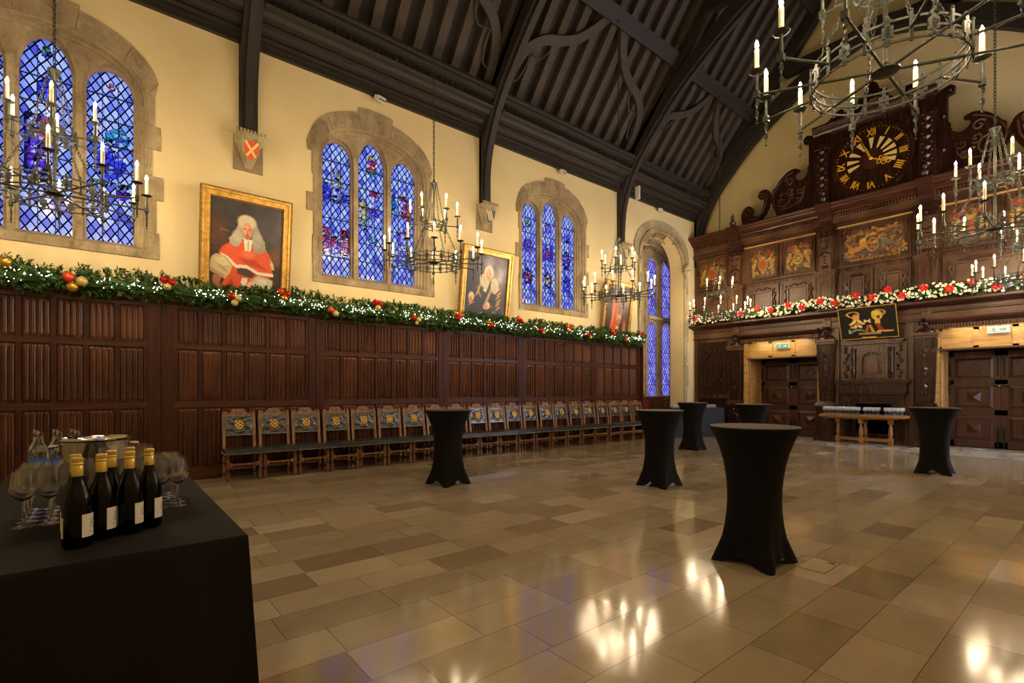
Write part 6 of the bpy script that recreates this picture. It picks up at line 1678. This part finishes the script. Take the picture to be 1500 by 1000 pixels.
for j in range(5):
    for i, x in enumerate(XX):
        y = 2.69+.084*j+(.05 if i > 5 else 0)
        lab = 'empty wine glass at the left end of the rows, two columns left of the bottles' if i < 2 else ('empty wine glass at the right end of the rows, right of the bottles' if i > 5 else 'empty wine glass in the rows hidden partly behind the wine bottles')
        p = (x+rnd.uniform(-.004,.004), y+rnd.uniform(-.004,.004), TH+.001); gr = ('wine glasses left of the bottles','wine glasses behind the bottles','wine glasses right of the bottles')[0 if i < 2 else (2 if i > 5 else 1)]
        if firstg: g0.location = p; g0['label'] = lab; g0['group'] = gr; firstg = False
        else: dup(g0, p, rnd.uniform(0,6), lab, gr)
# steel bucket and clear bowl
bk = thing('ice_bucket', 'wide polished steel wine bucket behind the wine glasses', 'bucket', (-.03, 3.56, TH+.001))
MB().lathe([(.001,.0),(.09,.0),(.10,.01),(.125,.09),(.142,.19),(.15,.255),(.158,.262),(.158,.27),(.150,.272),(.140,.255),(.132,.19),(.115,.09),(.09,.02),(.001,.015)], n=48, caps=False).build('bowl', M['steel'], bk)
for s_ in (-1, 1): MB().tube([(s_*.148,-.04,.235),(s_*.185,-.035,.23),(s_*.19,0,.228),(s_*.185,.035,.23),(s_*.148,.04,.235)], .006, 8).build('handle', M['steel'], bk)
bw = thing('glass_bowl', 'deep clear glass bowl between the steel bucket and the wine bottles', 'bowl', (.095, 3.27, TH+.001))
MB().lathe([(.001,.0),(.07,.0),(.09,.02),(.105,.1),(.112,.2),(.116,.24),(.112,.24),(.107,.2),(.10,.1),(.084,.024),(.001,.012)], n=40, caps=False).build('bowl', M['glass'], bw)
# water bottles
def waterbottle():
    r = thing('water_bottle', 'w', 'bottle', (0,0,0), group='clear water bottles at the back of the drinks table')
    MB().lathe([(.001,.0),(.036,.0),(.0385,.006),(.0385,.16),(.036,.185),(.024,.215),(.0155,.24),(.0135,.27),(.0145,.272),(.0145,.282),(.001,.282)], n=24, caps=False).build('glass_body', M['water'], r)
    MB().lathe([(.0150,.262),(.0155,.264),(.0155,.286),(.013,.289),(.001,.289)], n=16, caps=False).build('screw_cap', M['steel'], r)
    vs = []
    for k in range(15):
        a = math.radians(-70+140*k/14)
        for z in (.055,.125): vs.append((.039*math.sin(a), -.039*math.cos(a), z))
    MB().add(vs, [(2*k, 2*k+2, 2*k+3, 2*k+1) for k in range(14)]).build('blue_label', M['blue_label'], r)
    return r
w0 = proto(waterbottle())
for i, (x, y, l) in enumerate([(-.31,4.17,'leftmost, back one'),(-.285,4.03,'leftmost pair, front one'),(-.225,4.17,'middle pair, back one'),(-.20,4.02,'middle pair, front one'),(-.141,4.12,'right pair, back one'),(-.118,3.97,'right pair, front one, next to the steel bucket')]):
    lab = 'clear glass water bottle, '+l
    if i == 0: w0.location = (x, y, TH+.001); w0['label'] = lab
    else: dup(w0, (x, y, TH+.001), 0, lab)

# ---- far dark blue draped table with tumblers
ang = math.atan2(7.55-8.42, 14.49-13.09); cx, cy2 = 13.79+.53*.40, 7.985+.85*.40
dt = draped(-.82, .82, -.38, .38, .865, M['blue_cloth'], 'table under a dark blue cloth standing askew before the tall bay', loc=(cx, cy2, 0), rz=ang, flare=.02, seed=9)
def tumbler(label, group):
    r = thing('tumbler', label, 'glass', (0,0,0), group=group)
    MB().lathe([(.001,.0),(.029,.0),(.034,.09),(.0325,.09),(.0275,.008),(.001,.008)], n=14, caps=False).build('glass', M['goblet'], r); return r
t0 = proto(tumbler('small clear tumbler on the dark blue draped table', 'tumblers on the dark blue table')); fi = True
for gx, n_c, gl_ in ((-.62, 4, 'left'), (.22, 7, 'right')):
    for k in range(n_c):
        for j in range(2):
            lx, ly = gx+k*.078, -.12+j*.09+rnd.uniform(-.01,.01)
            p = (cx+lx*math.cos(ang)-ly*math.sin(ang), cy2+lx*math.sin(ang)+ly*math.cos(ang), .868)
            lab = 'clear tumbler in the %s cluster on the dark blue draped table' % gl_; gr = 'tumblers in the %s cluster on the dark blue table' % gl_
            if fi: t0.location = p; t0['label'] = lab; t0['group'] = gr; fi = False
            else: dup(t0, p, 0, lab, gr)
# ---- refectory table with goblets
rt = thing('refectory_table', 'long narrow oak table with turned legs holding glasses under the crest board', 'table', (15.08, 4.16, 0))
MB().box(14.78, 15.36, 3.26, 5.08, .70, .765).build('tabletop', M['oak'], rt, world=True, smooth=False, bevel=.008)
MB().box(14.86, 15.28, 3.45, 4.90, .66, .70).build('apron', M['oak'], rt, world=True, smooth=False)
for (x, y) in ((15.06,4.72),(15.06,3.58),(14.90,4.16),(15.24,4.16)):
    m = MB().box(x-.05, x+.05, y-.05, y+.05, .56, .68).box(x-.05, x+.05, y-.05, y+.05, .07, .20)
    m.lathe([(.03,.20),(.045,.215),(.03,.23),(.045,.27),(.048,.34),(.04,.42),(.028,.49),(.024,.52),(.04,.54),(.045,.56)], (x, y, 0), 14); m.lathe([(.04,0),(.05,.02),(.05,.06),(.035,.075)], (x, y, 0), 12)
    m.build('leg', M['oak'], rt, world=True)
for a, b in (((15.06,4.68),(15.06,3.62)),((14.90,4.16),(15.24,4.16))): MB().bar((*a,.14), (*b,.14), .05, .07).build('stretcher', M['oak'], rt, world=True, smooth=False)
gb = None
for gi, (ya, yb, l) in enumerate(((5.0,4.72,'leftmost'),(4.64,4.26,'second from left'),(4.09,3.83,'third from left'),(3.66,3.34,'rightmost'))):
    ty = (ya+yb)/2
    tr = MB().box(14.86, 15.26, yb-.05, ya+.05, .7655, .7705).prism([[(14.86,yb-.05),(15.26,yb-.05),(15.26,ya+.05),(14.86,ya+.05)],[(14.87,yb-.04),(15.25,yb-.04),(15.25,ya+.04),(14.87,ya+.04)]], mapZ(.7705), 0, .012)
    tag(tr.build('serving_tray', M['tray'], smooth=False), 'blue-grey tray under the %s block of goblets on the oak table' % l, 'tray')
    n_c = 4 if gi in (0, 2) else 5
    for k in range(n_c):
        for j in range(3):
            p = (14.93+j*.09, yb+(ya-yb)*k/(n_c-1), .7715); lab = 'clear goblet in the %s block of glasses on the long oak table' % l; gr = 'goblets on the oak table, %s block' % l
            if gb is None: gb = proto(wineglass('goblet', lab, gr, n=14, H=.19, R=.042)); gb.location = p
            else: dup(gb, p, 0, lab, gr)
# ---- cabinet and red-backed chair in the bay
cb2 = thing('wooden_cabinet', 'low dark panelled wooden cabinet below the tall bay window', 'cabinet', (13.33, 9.6, 0))
MB().box(12.62, 14.04, 9.34, 9.86, .06, 1.14).build('body', M['door'], cb2, world=True, smooth=False)
MB().box(12.58, 14.08, 9.30, 9.90, 1.14, 1.19).build('cabinet_top', M['red'], cb2, world=True, smooth=False); MB().box(12.60, 14.06, 9.32, 9.88, 0, .06).build('plinth', M['dark'], cb2, world=True, smooth=False)
MB().box(12.62, 13.2, 9.5, 9.86, 1.19, 1.27).build('raised_shelf', M['red'], cb2, world=True, smooth=False)
for a, b in ((12.66,13.30),(13.36,14.0)):
    m = MB(); r = lambda d: [(a+d, .12+d), (b-d, .12+d), (b-d, 1.08-d), (a+d, 1.08-d)]
    m.prism([r(0), r(.07)], mapY(9.32), 0, .02); m.prism([r(.12)], mapY(9.325), 0, .015); d_ = m.build('panelled_door', M['door'], cb2, world=True, smooth=False)
    MB().ball((b-.03 if a < 13 else a+.03, 9.31, .6), .015, 8, 6).build('knob', M['brass'], d_, world=True)
rc = thing('red_backed_chair', 'wooden chair with a rounded red padded back between the last black chair and the cabinet', 'chair', (12.80, 8.98, 0))
for sx in (-.2, .2):
    for y in (8.80, 9.18): MB().cyl((12.80+sx, y, 0), (12.80+sx, y, .44), .022, n=8).build('leg', M['door'], rc, world=True)
MB().box(12.56, 13.04, 8.76, 9.2, .44, .50).build('seat', M['redleather'], rc, world=True, smooth=False, bevel=.015)
for sx in (-.2, .2): MB().bar((12.80+sx, 9.18, .44), (12.80+sx, 9.24, .95), .04, .03, up=(0,1,0)).build('back_post', M['door'], rc, world=True, smooth=False)
MB().prism([arch(12.80, .24, .72, .98, 1.18, 12)], mapY(9.205), 0, .05).build('padded_back', M['redleather'], rc, world=True, smooth=False, bevel=.012)

# ================================================================ LIGHT AND CAMERA
def area(name, loc, rot, sx, sy, power, col):
    l = bpy.data.lights.new(name, 'AREA'); l.shape = 'RECTANGLE'; l.size = sx; l.size_y = sy; l.energy = power; l.color = col
    o = bpy.data.objects.new(name, l); COL.objects.link(o); o.location = loc; o.rotation_euler = rot; return o
for (a, b), nm in ((D1, 'left'), (D2, 'right')):     # strip lamps hidden under the two door cornices
    lf = thing('strip_lamp', 'slim brass strip lamp tucked under the %s door cornice' % nm, 'lamp', (XS-.17, (a+b)/2, 2.85))
    MB().box(XS-.20, XS-.15, a+.2, b-.2, 2.845, 2.862).build('housing', M['brass'], lf, world=True, smooth=False)
    o = area('strip_light', (XS-.175, (a+b)/2, 2.84), (0, math.radians(-30), 0), .03, (b-a)-.5, 5.5, (1,.82,.56))
# area light added outside the tall window opposite the bay, standing in for daylight
area('window_daylight', (13.9, -1.6, 3.7), (math.radians(90), 0, 0), 2.5, 5.0, 700, (.80,.87,1.0))
# world: dusk sky outside the windows
wd = bpy.data.worlds.new('dusk'); S.world = wd; wd.use_nodes = True
bg = wd.node_tree.nodes['Background']; bg.inputs[0].default_value = (.52, .60, 1.0, 1); bg.inputs[1].default_value = 1.45
try: wd.cycles.sampling_method = 'NONE'
except Exception: pass
cam = bpy.data.cameras.new('camera'); co = bpy.data.objects.new('camera', cam); COL.objects.link(co)
co.location = (0, 0, 1.4); fwd = Vector((.6348, .7727, 0)); co.rotation_euler = (PI/2, 0, math.atan2(-fwd.x, fwd.y))
cam.sensor_width = 36; cam.sensor_fit = 'HORIZONTAL'; cam.lens = 36*730/1500; cam.shift_y = 71/1500; cam.clip_start = .05; cam.clip_end = 200
S.camera = co
vs_ = S.view_settings; vs_.view_transform = 'Standard'; vs_.look = 'None'; vs_.exposure = 0.33; vs_.gamma = 1.0; vs_.use_curve_mapping = False
